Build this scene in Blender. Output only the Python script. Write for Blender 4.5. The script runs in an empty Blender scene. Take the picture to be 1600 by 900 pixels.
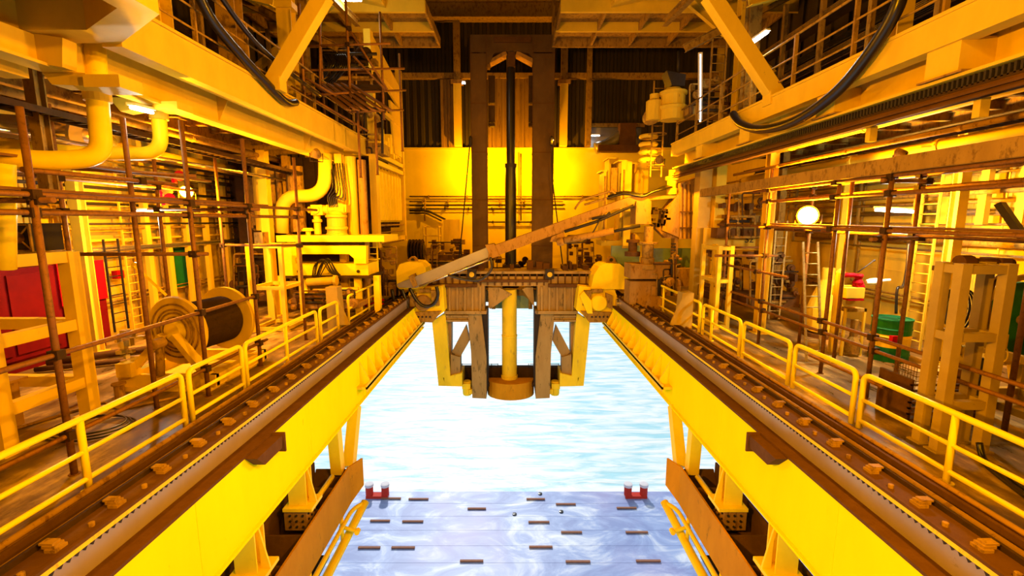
import bpy, math, random
from mathutils import Vector, Matrix
random.seed(7)
PI = math.pi
C = bpy.context.scene.collection
sc = bpy.context.scene

# ------------------------------------------------------------------ camera
FPX = 711.0
PITCH = math.atan(105.0/FPX)
EYE = Vector((0.03, 0, 4.0))
cam = bpy.data.cameras.new('camera')
cam.sensor_width = 36; cam.lens = FPX/1600*36
cam.clip_end = 3000
camo = bpy.data.objects.new('camera', cam); C.objects.link(camo)
camo.location = EYE
camo.rotation_euler = (PI/2-PITCH, 0, 0)
sc.camera = camo

# ------------------------------------------------------------------ world, sun, view
w = bpy.data.worlds.new('world'); sc.world = w; w.use_nodes = True
bg = w.node_tree.nodes['Background']
bg.inputs[0].default_value = (0.80, 0.92, 1.0, 1); bg.inputs[1].default_value = 0.62
sun = bpy.data.lights.new('sun', 'SUN'); sun.energy = 2.3; sun.angle = math.radians(4); sun.color = (1, .97, .93)
so = bpy.data.objects.new('sun', sun); C.objects.link(so)
so.rotation_euler = (math.radians(-48), 0, math.radians(8))   # shines from beyond the far wall towards the camera, downwards
vs = sc.view_settings
vs.view_transform = 'Standard'; vs.look = 'None'; vs.gamma = 1; vs.use_curve_mapping = False
vs.exposure = 0.1

SOD = (1.0, 0.395, 0.002)
def lamp(loc, power, color=SOD, r=.12, spot=None, aim=None):
    l = bpy.data.lights.new('lamp_light', 'SPOT' if spot else 'POINT')
    l.energy = power; l.color = color; l.shadow_soft_size = r
    o = bpy.data.objects.new('lamp_light', l); C.objects.link(o); o.location = loc
    if spot:
        l.spot_size = math.radians(spot); l.spot_blend = .6
        d = (Vector(aim)-Vector(loc)).normalized()
        o.rotation_euler = d.to_track_quat('-Z', 'Y').to_euler()
    return o
# sodium-coloured lamps without housings, added to light girders and fascias
lamp((5.6, 1.0, 8.0), 6200, r=.2, spot=125, aim=(-5.2,9,.5))
lamp((-5.4, 0.5, 5.4), 8000, r=.2, spot=125, aim=(6,9,3.0))
lamp((-2.0, -1.0, 9.0), 1300, r=.3, spot=140, aim=(-3,9,0))
lamp((2.0, -1.0, 9.0), 1300, r=.3, spot=140, aim=(3,9,0))
lamp((6.2, 4.0, 6.6), 3400, r=.2, spot=75, aim=(-8.5,9,5.2))  # added spot, without a fixture, that brightens the left pipes
lamp((0, 11.0, 8.0), 350, r=.3)

# ------------------------------------------------------------------ pixel helpers: points of the photograph at a real distance
def ray(px, py):
    s, c = math.sin(PITCH), math.cos(PITCH)
    a = (px-800)/FPX; b = -(py-450)/FPX
    return Vector((a, c+b*s, -s+b*c))
def W(px, py, Y):
    d = ray(px, py); return EYE+d*((Y-EYE.y)/d.y)
def WX(px, py, X):
    d = ray(px, py); return EYE+d*((X-EYE.x)/d.x)
def WZ(px, py, Z):
    d = ray(px, py); return EYE+d*((Z-EYE.z)/d.z)

# ------------------------------------------------------------------ materials
def mat(name, base, rough=.55, metal=0.0, rust=0.0, rcol=(.16,.055,.015), scale=2.0, dirt=.25, bump=.0, emit=None, es=1.0, streak=1.0, spec=.07):
    m = bpy.data.materials.new(name); m.use_nodes = True
    nt = m.node_tree; N = nt.nodes; L = nt.links
    p = N['Principled BSDF']
    p.inputs['Roughness'].default_value = rough; p.inputs['Metallic'].default_value = metal; p.inputs['Specular IOR Level'].default_value = spec
    if emit:
        p.inputs['Emission Color'].default_value = (*emit, 1); p.inputs['Emission Strength'].default_value = es
        p.inputs['Base Color'].default_value = (*base, 1); return m
    g = N.new('ShaderNodeNewGeometry')
    mp = N.new('ShaderNodeMapping'); mp.inputs['Scale'].default_value = (1, 1, streak)
    L.new(g.outputs['Position'], mp.inputs['Vector'])
    n1 = N.new('ShaderNodeTexNoise'); n1.inputs['Scale'].default_value = scale; n1.inputs['Detail'].default_value = 6; n1.inputs['Roughness'].default_value = .65
    L.new(mp.outputs[0], n1.inputs['Vector'])
    # dirt variation
    r1 = N.new('ShaderNodeMapRange'); r1.inputs['From Min'].default_value = .35; r1.inputs['From Max'].default_value = .7
    r1.inputs['To Min'].default_value = 0; r1.inputs['To Max'].default_value = dirt
    L.new(n1.outputs['Fac'], r1.inputs['Value'])
    mx = N.new('ShaderNodeMix'); mx.data_type = 'RGBA'
    mx.inputs[6].default_value = (*base, 1); mx.inputs[7].default_value = (base[0]*.45, base[1]*.38, base[2]*.32, 1)
    L.new(r1.outputs[0], mx.inputs[0])
    out = mx.outputs[2]
    if rust > 0:
        n2 = N.new('ShaderNodeTexNoise'); n2.inputs['Scale'].default_value = scale*2.7; n2.inputs['Detail'].default_value = 8; n2.inputs['Roughness'].default_value = .75
        L.new(mp.outputs[0], n2.inputs['Vector'])
        r2 = N.new('ShaderNodeMapRange'); t = .72-.42*rust
        r2.inputs['From Min'].default_value = t-.04; r2.inputs['From Max'].default_value = t+.06
        L.new(n2.outputs['Fac'], r2.inputs['Value'])
        m2 = N.new('ShaderNodeMix'); m2.data_type = 'RGBA'
        L.new(r2.outputs[0], m2.inputs[0]); L.new(out, m2.inputs[6]); m2.inputs[7].default_value = (rcol[0]*.8, rcol[1]*1.15, rcol[2], 1)
        out = m2.outputs[2]
    L.new(out, p.inputs['Base Color'])
    if bump:
        b = N.new('ShaderNodeBump'); b.inputs['Strength'].default_value = bump; b.inputs['Distance'].default_value = .02
        L.new(n1.outputs['Fac'], b.inputs['Height']); L.new(b.outputs[0], p.inputs['Normal'])
    return m
M = dict(
 girder = mat('girder_paint', (0.900,0.800,0.003), .5, 0, .05, (.50,.28,.01), 1.1, .10, streak=.35, spec=0),
 yellow = mat('yellow_paint', (0.920,0.700,0.012), .4, 0, .10, (.35,.13,.02), 3, .15),
 rail   = mat('handrail_paint', (0.950,0.800,0.015), .35, 0, .04, (.3,.12,.02), 5, .1),
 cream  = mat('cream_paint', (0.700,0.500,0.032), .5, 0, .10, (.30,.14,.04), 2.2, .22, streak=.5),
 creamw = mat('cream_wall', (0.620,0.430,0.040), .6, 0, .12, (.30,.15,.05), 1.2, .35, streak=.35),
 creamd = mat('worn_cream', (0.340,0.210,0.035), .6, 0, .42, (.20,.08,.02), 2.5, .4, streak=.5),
 plate  = mat('plate_wall', (0.780,0.600,0.020), .5, 0, .05, (.3,.15,.04), .9, .15),
 rust   = mat('rusty_steel', (0.120,0.058,0.017), .75, .1, .45, (.12,.04,.012), 3, .5, .3),
 rustl  = mat('orange_rust', (0.360,0.210,0.045), .7, .1, .35, (.20,.07,.015), 2.2, .4, .3, streak=.4),
 rustd  = mat('dark_rust', (0.060,0.034,0.013), .7, .2, .4, (.05,.022,.01), 3, .5, .3),
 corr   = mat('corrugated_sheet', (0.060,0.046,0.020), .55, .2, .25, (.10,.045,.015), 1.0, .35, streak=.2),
 corrl  = mat('lit_rusty_sheet', (0.260,0.160,0.040), .55, .2, .35, (.16,.06,.015), 1.0, .35, streak=.15),
 steel  = mat('grey_steel', (.30,.29,.30), .38, .6, .15, (.2,.1,.04), 1.5, .3),
 webst  = mat('rail_web_steel', (0.380,0.310,0.240), .30, .35, .10, (.25,.12,.04), 1.0, .3),
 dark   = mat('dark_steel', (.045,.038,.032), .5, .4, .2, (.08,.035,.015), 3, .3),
 black  = mat('black_rubber', (.014,.011,.009), .3, 0, 0, scale=4, dirt=.3, spec=.5),
 chrome = mat('bare_pipe', (.72,.66,.55), .22, .9, .05, (.3,.15,.05), 2, .15),
 red    = mat('red_paint', (0.320,0.003,0.010), .45, 0, .06, (.16,.01,.008), 2, .3),
 redd   = mat('dark_red_paint', (0.140,0.004,0.006), .55, 0, .10, (.08,.01,.006), 2, .4),
 green  = mat('green_paint', (.012,.14,.055), .45, 0, .05, (.02,.05,.02), 2, .35),
 greenl = mat('pale_green_paint', (.28,.42,.28), .5, 0, .15, (.25,.15,.06), 2, .3),
 wood   = mat('scaffold_board', (0.200,0.100,0.030), .8, 0, .25, (.16,.06,.02), 4, .5, .2),
 pole   = mat('scaffold_tube', (0.260,0.120,0.030), .6, .3, .40, (.19,.065,.02), 5, .4),
 polel  = mat('galvanised_tube', (0.460,0.360,0.120), .5, .3, .35, (.25,.10,.03), 5, .4),
 legy   = mat('weathered_yellow', (0.800,0.620,0.020), .5, 0, .22, (.42,.24,.05), 1.2, .35, streak=.4),
 legg   = mat('weathered_grey_brown', (0.360,0.250,0.085), .6, .2, .30, (.13,.07,.03), 1.4, .45, streak=.3),
 tower  = mat('tower_brown', (0.120,0.070,0.022), .65, .1, .30, (.16,.06,.02), 1.5, .45, streak=.5),
 white  = mat('white_paint', (.8,.8,.78), .5, scale=3, dirt=.2),
 bollard= mat('red_bollard', (.62,.05,.03), .5, 0, .1, (.4,.08,.05), 3, .2),
 bolcap = mat('bollard_cap', (.75,.72,.78), .5, scale=3, dirt=.1),
 anode  = mat('rust_bar', (.35,.16,.10), .6, 0, .1, (.2,.1,.08), 3, .3),
 ochre  = mat('ochre_rust_plate', (0.520,0.250,0.008), .7, 0, .22, (.24,.11,.01), 1.3, .4, streak=.5, spec=.04),
 tan    = mat('tan_paint', (.40,.29,.06), .5, 0, .08, (.2,.1,.03), 3, .25),
 glow   = mat('sodium_glow', (1,.8,.4), emit=(1,.72,.22), es=60),
 glowsm = mat('sodium_glow_dim', (1,.8,.4), emit=(1,.66,.16), es=14),
 tube   = mat('fluorescent_glow', (1,1,1), emit=(1,.97,.86), es=16),
 day    = mat('daylight_tube_glow', (1,1,1), emit=(.80,.92,1), es=7),
)

# ------------------------------------------------------------------ mesh builder
class MB:
    def __init__(s): s.v = []; s.f = []; s.sm = []
    def add(s, vs_, fs, smooth=False):
        o = len(s.v); s.v += [Vector(v) for v in vs_]
        s.f += [[i+o for i in f] for f in fs]; s.sm += [smooth]*len(fs); return s
    def box(s, x0, x1, y0, y1, z0, z1):
        return s.add([(x,y,z) for z in (z0,z1) for y in (y0,y1) for x in (x0,x1)],
            [(0,2,3,1),(4,5,7,6),(0,1,5,4),(2,6,7,3),(0,4,6,2),(1,3,7,5)])
    def bar(s, p, q, w, h=None, up=(0,0,1)):
        p = Vector(p); q = Vector(q); h = h or w; d = (q-p).normalized(); up = Vector(up)
        if abs(d.dot(up)) > .97: up = Vector((0,1,0))
        a = d.cross(up).normalized(); b = a.cross(d).normalized()
        vs_ = [c+a*i*w/2+b*j*h/2 for c in (p,q) for j in (-1,1) for i in (-1,1)]
        return s.add(vs_, [(0,1,3,2),(4,6,7,5),(0,4,5,1),(2,3,7,6),(0,2,6,4),(1,5,7,3)])
    def ibeam(s, p, q, w, h, t=.02, up=(0,0,1)):
        p = Vector(p); q = Vector(q); d = (q-p).normalized(); u = Vector(up)
        if abs(d.dot(u)) > .97: u = Vector((0,1,0))
        a = d.cross(u).normalized(); b = a.cross(d).normalized()
        s.bar(p, q, t, h-2*t, up); s.bar(p+b*(h-t)/2, q+b*(h-t)/2, w, t, up); s.bar(p-b*(h-t)/2, q-b*(h-t)/2, w, t, up); return s
    def tube(s, pts, r, n=10, closed=False):
        pts = [Vector(p) for p in pts]
        if not isinstance(r, (list,tuple)): r = [r]*len(pts)
        T = []
        for i in range(len(pts)):
            a = pts[i-1] if i else (pts[-1] if closed else pts[0]); b = pts[(i+1) % len(pts)] if (i+1 < len(pts) or closed) else pts[i]
            T.append((b-a).normalized())
        u = Vector((0,0,1)) if abs(T[0].z) < .9 else Vector((1,0,0))
        u = (u-T[0]*u.dot(T[0])).normalized(); vs_ = []
        for p, t, rr in zip(pts, T, r):
            u = (u-t*u.dot(t)).normalized(); v = t.cross(u)
            vs_ += [p+(u*math.cos(2*PI*k/n)+v*math.sin(2*PI*k/n))*rr for k in range(n)]
        fs = []; m = len(pts)
        for i in range(m if closed else m-1):
            j = (i+1) % m
            fs += [(i*n+k, i*n+(k+1)%n, j*n+(k+1)%n, j*n+k) for k in range(n)]
        s.add(vs_, fs, True)
        if not closed:
            o = len(s.v)-len(vs_)
            s.f += [[o+k for k in range(n)][::-1], [o+(m-1)*n+k for k in range(n)]]; s.sm += [False, False]
        return s
    def lathe(s, p, d, prof, n=20):
        p = Vector(p); d = Vector(d).normalized()
        pts = []; 
        u = Vector((0,0,1)) if abs(d.z) < .9 else Vector((1,0,0)); u = (u-d*u.dot(d)).normalized(); v = d.cross(u)
        vs_ = []
        for t, r in prof: vs_ += [p+d*t+(u*math.cos(2*PI*k/n)+v*math.sin(2*PI*k/n))*max(r,.0005) for k in range(n)]
        m = len(prof)
        fs = [(i*n+k, i*n+(k+1)%n, (i+1)*n+(k+1)%n, (i+1)*n+k) for i in range(m-1) for k in range(n)]
        fs += [tuple(range(n))[::-1], tuple((m-1)*n+k for k in range(n))]
        return s.add(vs_, fs)
    def prism(s, pts, vec):
        pts = [Vector(p) for p in pts]; vec = Vector(vec); n = len(pts)
        return s.add(pts+[p+vec for p in pts], [tuple(range(n)), tuple(range(n,2*n))[::-1]]+[(i, i+n, (i+1)%n+n, (i+1)%n) for i in range(n)])
    def fp(s, pix, Y0, Y1):                       # outline seen from the front at depth Y0, thick to Y1
        return s.prism([W(a,b,Y0) for a,b in pix], (0, Y1-Y0, 0))
    def fr(s, x0, x1, y0, y1, Y0, Y1):            # rectangle seen from the front
        a = W(x0,y1,Y0); b = W(x1,y0,Y0)
        return s.box(min(a.x,b.x), max(a.x,b.x), Y0, Y1, min(a.z,b.z), max(a.z,b.z))
    def build(s, name, m, parent=None, loc=None):
        if parent is not None: base = WL[parent.name]
        elif loc is not None: base = Vector(loc)
        else:
            xs = [v.x for v in s.v]; ys = [v.y for v in s.v]; zs = [v.z for v in s.v]
            base = Vector(((min(xs)+max(xs))/2, (min(ys)+max(ys))/2, min(zs)))
        me = bpy.data.meshes.new(name); me.from_pydata([tuple(v-base) for v in s.v], [], s.f)
        me.polygons.foreach_set('use_smooth', s.sm); me.update()
        import bmesh
        bm = bmesh.new(); bm.from_mesh(me); bmesh.ops.recalc_face_normals(bm, faces=bm.faces); bm.to_mesh(me); bm.free()
        me.materials.append(M[m] if isinstance(m, str) else m)
        o = bpy.data.objects.new(name, me); C.objects.link(o)
        if parent is not None: o.parent = parent
        else: o.location = base
        WL[o.name] = base
        return o
WL = {}
def fillet(pts, r, k=5):
    pts = [Vector(p) for p in pts]; out = [pts[0]]
    for i in range(1, len(pts)-1):
        a, b, c = pts[i-1], pts[i], pts[i+1]
        rr = min(r, (a-b).length*.49, (c-b).length*.49)
        p = b+(a-b).normalized()*rr; q = b+(c-b).normalized()*rr
        for j in range(k+1):
            t = j/k; out.append(p*(1-t)**2+b*2*t*(1-t)+q*t*t)
    out.append(pts[-1]); return out
def spline(pts, k=6):
    pts = [Vector(p) for p in pts]; P = [pts[0]]+pts+[pts[-1]]; out = []
    for i in range(1, len(P)-2):
        a,b,c,d = P[i-1:i+3]
        for j in range(k):
            t = j/k; out.append(.5*((2*b)+(c-a)*t+(2*a-5*b+4*c-d)*t*t+(3*b-a-3*c+d)*t**3))
    out.append(pts[-1]); return out
def tag(o, label, cat, group=None, kind=None):
    o['label'] = label; o['category'] = cat
    if group: o['group'] = group
    if kind: o['kind'] = kind
    return o
def thing(name, label, cat, loc, group=None):
    o = bpy.data.objects.new(name, None); C.objects.link(o); o.location = loc; o.empty_display_size = .2
    WL[o.name] = Vector(loc); return tag(o, label, cat, group)
def copy_tree(o, parent=None, delta=None):
    c = o.copy(); C.objects.link(c)
    if parent is not None: c.parent = parent
    else:
        c.location = o.location+Vector(delta)
    for ch in list(o.children): copy_tree(ch, c)
    return c
def struct(name, mb, m, parent=None):
    o = mb.build(name, m, parent)
    if parent is None: o['kind'] = 'structure'
    return o

# ================================================================== SETTING
YB = 33.0          # far wall
# deck material: worn, oily steel plate, low gloss patches
def deck_mat():
    m = bpy.data.materials.new('worn_deck'); m.use_nodes = True; nt = m.node_tree; N = nt.nodes; L = nt.links; p = N['Principled BSDF']; p.inputs['Specular IOR Level'].default_value = .18
    g = N.new('ShaderNodeNewGeometry'); n = N.new('ShaderNodeTexNoise'); n.inputs['Scale'].default_value = .9; n.inputs['Detail'].default_value = 9; n.inputs['Roughness'].default_value = .7
    mp = N.new('ShaderNodeMapping'); mp.inputs['Scale'].default_value = (1.6,.6,1); L.new(g.outputs['Position'], mp.inputs[0]); L.new(mp.outputs[0], n.inputs['Vector'])
    cr = N.new('ShaderNodeValToRGB'); e = cr.color_ramp.elements
    e[0].position = .32; e[0].color = (.035,.022,.009,1); e[1].position = .68; e[1].color = (.62,.43,.12,1)
    k = cr.color_ramp.elements.new(.5); k.color = (.20,.125,.038,1)
    L.new(n.outputs['Fac'], cr.inputs[0]); L.new(cr.outputs[0], p.inputs['Base Color'])
    r = N.new('ShaderNodeMapRange'); r.inputs['From Min'].default_value = .35; r.inputs['From Max'].default_value = .65; r.inputs['To Min'].default_value = .25; r.inputs['To Max'].default_value = .7
    L.new(n.outputs['Fac'], r.inputs[0]); L.new(r.outputs[0], p.inputs['Roughness'])
    b = N.new('ShaderNodeBump'); b.inputs['Strength'].default_value = .25; b.inputs['Distance'].default_value = .03; L.new(n.outputs['Fac'], b.inputs['Height']); L.new(b.outputs[0], p.inputs['Normal'])
    return m
M['deck'] = deck_mat()
fl = MB(); fl.box(-14,-5.46,-6,YB,-.4,0); fl.box(5.46,14,-6,YB,-.4,0); fl.box(-5.46,5.46,26.2,YB,-.7,0); fl.box(-5.46,5.46,-6,-1.5,-.4,0)
struct('floor', fl, 'deck')
for s, nm in ((-1,'wall_left'),(1,'wall_right')):
    b = MB(); X = 14*s
    b.box(min(X,X+.2*s), max(X,X+.2*s), -6, YB, -.4, 23)
    # plate seams and flat stiffeners
    for y in range(-4, 33, 3): b.box(min(X,X-.03*s), max(X,X-.03*s), y-.04, y+.04, 0, 7)
    for z in (2.2, 4.4, 6.4): b.box(min(X,X-.02*s), max(X,X-.02*s), -6, YB, z-.03, z+.03)
    struct(nm, b, 'creamw')
# far wall: corrugated sheet above, smooth plate below, with an opening to the right
wb = MB()
zc = 9.05
op = (W(922,236,YB).x, W(1002,200,YB).x)   # opening x-range
zo = (zc, W(1002,198,YB).z)
def corrugate(b, xa, xb, z0, z1, Y, pitch=.52, d=.16):
    n = max(2, int(round((xb-xa)/pitch))); p = (xb-xa)/n; prof = []
    for i in range(n):
        x = xa+i*p; prof += [(x,Y),(x+p*.36,Y),(x+p*.46,Y+d),(x+p*.9,Y+d)]
    prof.append((xb,Y)); v = [(x,y,z) for z in (z0,z1) for x,y in prof]; m = len(prof)
    b.add(v, [(i,i+1,i+1+m,i+m) for i in range(m-1)])
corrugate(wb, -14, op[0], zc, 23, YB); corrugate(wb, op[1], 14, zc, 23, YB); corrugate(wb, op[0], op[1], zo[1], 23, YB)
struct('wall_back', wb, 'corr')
wp = MB(); wp.box(-14,14,YB-.05,YB+.25,-.4,zc); wp.box(-14,14,YB-.22,YB-.05,zc-.12,zc)
wl = struct('wall_back', wp, 'plate')
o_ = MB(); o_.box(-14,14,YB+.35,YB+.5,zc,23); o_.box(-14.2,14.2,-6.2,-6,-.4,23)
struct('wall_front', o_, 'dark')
rm = MB(); rm.box(op[0]-.1,op[1]+.1,YB+.3,YB+.34,zo[0],zo[1]); struct('trim_1', rm, 'steel')
c_ = MB(); c_.box(-14.3,14.3,-6.3,YB+.6,23,23.2)
for y in range(0, 33, 4): c_.ibeam((-14,y,22.7),(14,y,22.7),.3,.6,.04)
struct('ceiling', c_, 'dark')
# girts and posts of the far wall
t_ = MB()
for py, h in ((118,.34),(27,.34),(199,.0)):
    if h: z = W(800,py,YB-.4).z; t_.box(-14,14,YB-.45,YB-.02,z-h/2,z+h/2); 
z = W(800,199,YB).z; t_.box(op[0]-.2,op[1]+.2,YB-.15,YB-.02,z,z+.25)
struct('trim_2', t_, 'creamd')

# ================================================================== SEA
def sea_mat():
    m = bpy.data.materials.new('sea_water'); m.use_nodes = True; nt = m.node_tree; N = nt.nodes; L = nt.links; p = N['Principled BSDF']
    g = N.new('ShaderNodeNewGeometry'); mp = N.new('ShaderNodeMapping'); mp.inputs['Scale'].default_value = (.16,.75,1); mp.inputs['Rotation'].default_value = (0,0,.12)
    L.new(g.outputs['Position'], mp.inputs[0])
    n = N.new('ShaderNodeTexNoise'); n.inputs['Scale'].default_value = 1.0; n.inputs['Detail'].default_value = 7; n.inputs['Roughness'].default_value = .55; n.inputs['Distortion'].default_value = .8
    L.new(mp.outputs[0], n.inputs['Vector'])
    cr = N.new('ShaderNodeValToRGB'); e = cr.color_ramp.elements
    e[0].position = .36; e[0].color = (.40,.74,.86,1); e[1].position = .58; e[1].color = (.92,.97,.98,1)
    L.new(n.outputs['Fac'], cr.inputs[0]); L.new(cr.outputs[0], p.inputs['Base Color'])
    p.inputs['Roughness'].default_value = .35
    b = N.new('ShaderNodeBump'); b.inputs['Strength'].default_value = .6; b.inputs['Distance'].default_value = .5
    L.new(n.outputs['Fac'], b.inputs['Height']); L.new(b.outputs[0], p.inputs['Normal'])
    return m
def wet_mat():
    m = bpy.data.materials.new('awash_pontoon'); m.use_nodes = True; nt = m.node_tree; N = nt.nodes; L = nt.links; p = N['Principled BSDF']
    g = N.new('ShaderNodeNewGeometry'); mp = N.new('ShaderNodeMapping'); mp.inputs['Scale'].default_value = (.12,.2,1)
    L.new(g.outputs['Position'], mp.inputs[0])
    n = N.new('ShaderNodeTexNoise'); n.inputs['Scale'].default_value = 1.6; n.inputs['Detail'].default_value = 10; n.inputs['Roughness'].default_value = .62; n.inputs['Distortion'].default_value = 1.6
    L.new(mp.outputs[0], n.inputs['Vector'])
    cr = N.new('ShaderNodeValToRGB'); e = cr.color_ramp.elements
    e[0].position = .40; e[0].color = (.20,.28,.58,1); e[1].position = .72; e[1].color = (.78,.85,.95,1)
    k = cr.color_ramp.elements.new(.52); k.color = (.29,.40,.72,1)
    L.new(n.outputs['Fac'], cr.inputs[0])
    n2 = N.new('ShaderNodeTexNoise'); n2.inputs['Scale'].default_value = .12; n2.inputs['Detail'].default_value = 4; L.new(g.outputs['Position'], n2.inputs['Vector'])
    r = N.new('ShaderNodeMapRange'); r.inputs['From Min'].default_value = .5; r.inputs['From Max'].default_value = .75; r.inputs['To Max'].default_value = .5; L.new(n2.outputs[0], r.inputs[0])
    mx = N.new('ShaderNodeMix'); mx.data_type = 'RGBA'; L.new(r.outputs[0], mx.inputs[0]); L.new(cr.outputs[0], mx.inputs[6]); mx.inputs[7].default_value = (.42,.34,.62,1)
    L.new(mx.outputs[2], p.inputs['Base Color']); p.inputs['Roughness'].default_value = .45
    return m
M['sea'] = sea_mat(); M['wet'] = wet_mat()
ZS = -26.0
se = MB(); se.add([(-1200,-60,ZS),(1200,-60,ZS),(1200,2500,ZS),(-1200,2500,ZS)], [(0,1,2,3)])
struct('sea', se, 'sea')
yE = WZ(800,768,ZS+.6).y
po = MB(); po.box(-40,40,yE-19,yE,ZS-5,ZS+.6)
for k in range(9): po.box(-40,40,yE-2.1*k-2.13,yE-2.1*k-2.1,ZS+.6,ZS+.612)
tag(po.build('pontoon','wet'), 'broad blue-violet pontoon top awash in the sea below the opening', 'pontoon')
ZP = ZS+.6
bn = 0
def bollard(px, lab):
    c = WZ(px, 776, ZP)
    t = thing('bollard', lab, 'bollard', c, 'bollards on the pontoon')
    b = MB(); b.box(c.x-1.15,c.x+1.15,c.y-.4,c.y+.4,ZP,ZP+.28); b.build('base_plate','bollard',t)
    for s in (-1,1):
        q = MB(); q.lathe((c.x+s*.85,c.y,ZP+.28),(0,0,1),[(0,.40),(.95,.40)],18); pp = q.build('post','bollard',t)
        q = MB(); q.lathe((c.x+s*.85,c.y,ZP+1.23),(0,0,1),[(0,.46),(.28,.46),(.32,.3)],18); k = q.build('cap','bolcap',pp); k['label'] = 'pale cap of the bollard post'
bollard(590,'red double bollard on the pontoon edge, left one')
bollard(993,'red double bollard on the pontoon edge, right one')
bars = [(611,780,30,'beside the left bollard'),(654,781,30,'second right of the left bollard'),(745,796,28,'alone below the open sea, left of centre'),(594,815,30,'below the left bollard'),(645,816,32,'right of the bar below the left bollard'),
 (577,857,34,'at the far left by the rusty beam end'),(630,857,36,'second from the left beam end'),(737,878,36,'lowest left of centre'),(837,781,28,'topmost just right of centre'),(884,789,30,'between two black holes'),(979,795,30,'under the right bollard'),
 (842,817,32,'in the middle right of centre'),(893,833,32,'in the middle, second right of centre'),(995,833,34,'in the middle by the right beam'),(845,856,36,'low right of centre'),(903,879,38,'lowest right of centre'),(1013,878,38,'lowest by the right beam')]
for px, py, wd, lb in bars:
    c = WZ(px,py,ZP); k = c.y/FPX*wd*1.12
    b = MB(); b.box(c.x-k/2,c.x+k/2,c.y-.10,c.y+.10,ZP+.05,ZP+.16); b.box(c.x-k/2+.15,c.x-k/2+.3,c.y-.05,c.y+.05,ZP,ZP+.05); b.box(c.x+k/2-.3,c.x+k/2-.15,c.y-.05,c.y+.05,ZP,ZP+.05)
    tag(b.build('deck_bar','anode'), 'thin rusty bar on the pontoon, '+lb, 'bar', 'rusty bars on the pontoon')
for px, py, lb in ((844,772,'by the pontoon edge'),(877,800,'below the second bar'),(804,804,'near the centre')):
    c = WZ(px,py,ZP); b = MB(); b.lathe((c.x,c.y,ZP),(0,0,1),[(0,.22),(.1,.22),(.12,.1)],12)
    tag(b.build('round_vent','black'), 'small black round vent on the pontoon '+lb, 'vent', 'black vents on the pontoon')

# ================================================================== MOONPOOL GIRDERS, SKID RAILS
Y0, Y1 = -1.5, 24.2
ZL = -.22; ZT = .25; ZB = -1.75
def sx(s, a, b): return (min(s*a,s*b), max(s*a,s*b))
def girder(s, side):
    t = thing('moonpool_girder', 'deep yellow plate girder along the %s edge of the opening over the sea' % side, 'girder', (s*4.85, 11, ZB), 'girders flanking the opening')
    b = MB(); x = sx(s,4.82,4.89); b.box(*x,Y0,Y1,ZB+.05,ZL-.05)
    for y in (2.5, 6.4, 10.3, 14.2, 18.1): b.box(*sx(s,4.812,4.82),y,y+.012,ZB+.05,ZL-.05)
    b.build('web','girder',t)
    b = MB(); x = sx(s,4.81,5.45); b.box(*x,Y0,Y1,ZL-.05,ZL); f = b.build('top_flange','rust',t)
    f['label'] = 'rusty brown top flange'
    b = MB(); x = sx(s,4.75,5.35); b.box(*x,Y0,Y1,ZB,ZB+.05); b.build('bottom_flange','girder',t)
    # gusset row on a ledge, far half
    ya, yb = 13.6, 23.2
    g = MB(); x = sx(s,4.50,4.82); g.box(*x,ya,yb,-1.22,-1.14); g.box(*sx(s,4.50,4.54),ya,yb,-1.3,-1.06); l = g.build('ledge','legy',t)
    n = 12
    for k in range(n):
        y = ya+.3+k*(yb-ya-.6)/(n-1); q = MB()
        q.prism([(s*4.82,y,-1.14),(s*4.53,y,-1.14),(s*4.53,y,-1.0),(s*4.82,y,-.42)],(0,.09,0)); q.build('gusset','yellow',t)
    # rusty box bracket on the web
    pxl = (388,690,442,712) if s < 0 else (1178,690,1235,715)
    y = 8.15; q = MB()
    q.prism([(s*4.81,y-.45,-.27),(s*4.81,y+.5,-.27),(s*4.81,y+.42,-.52),(s*4.81,y-.2,-.52)],(-s*.22,0,0))
    q.prism([(s*4.81,y+.48,-.22),(s*4.55,y+.48,-.22),(s*4.55,y+.48,-.62),(s*4.81,y+.48,-.62)],(0,.04,0)); r = q.build('box_bracket','rust',t)
    r['label'] = 'dark rusty box bracket below the top flange'
    return t
girder(-1,'left'); girder(1,'right').location.x += .22

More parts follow.
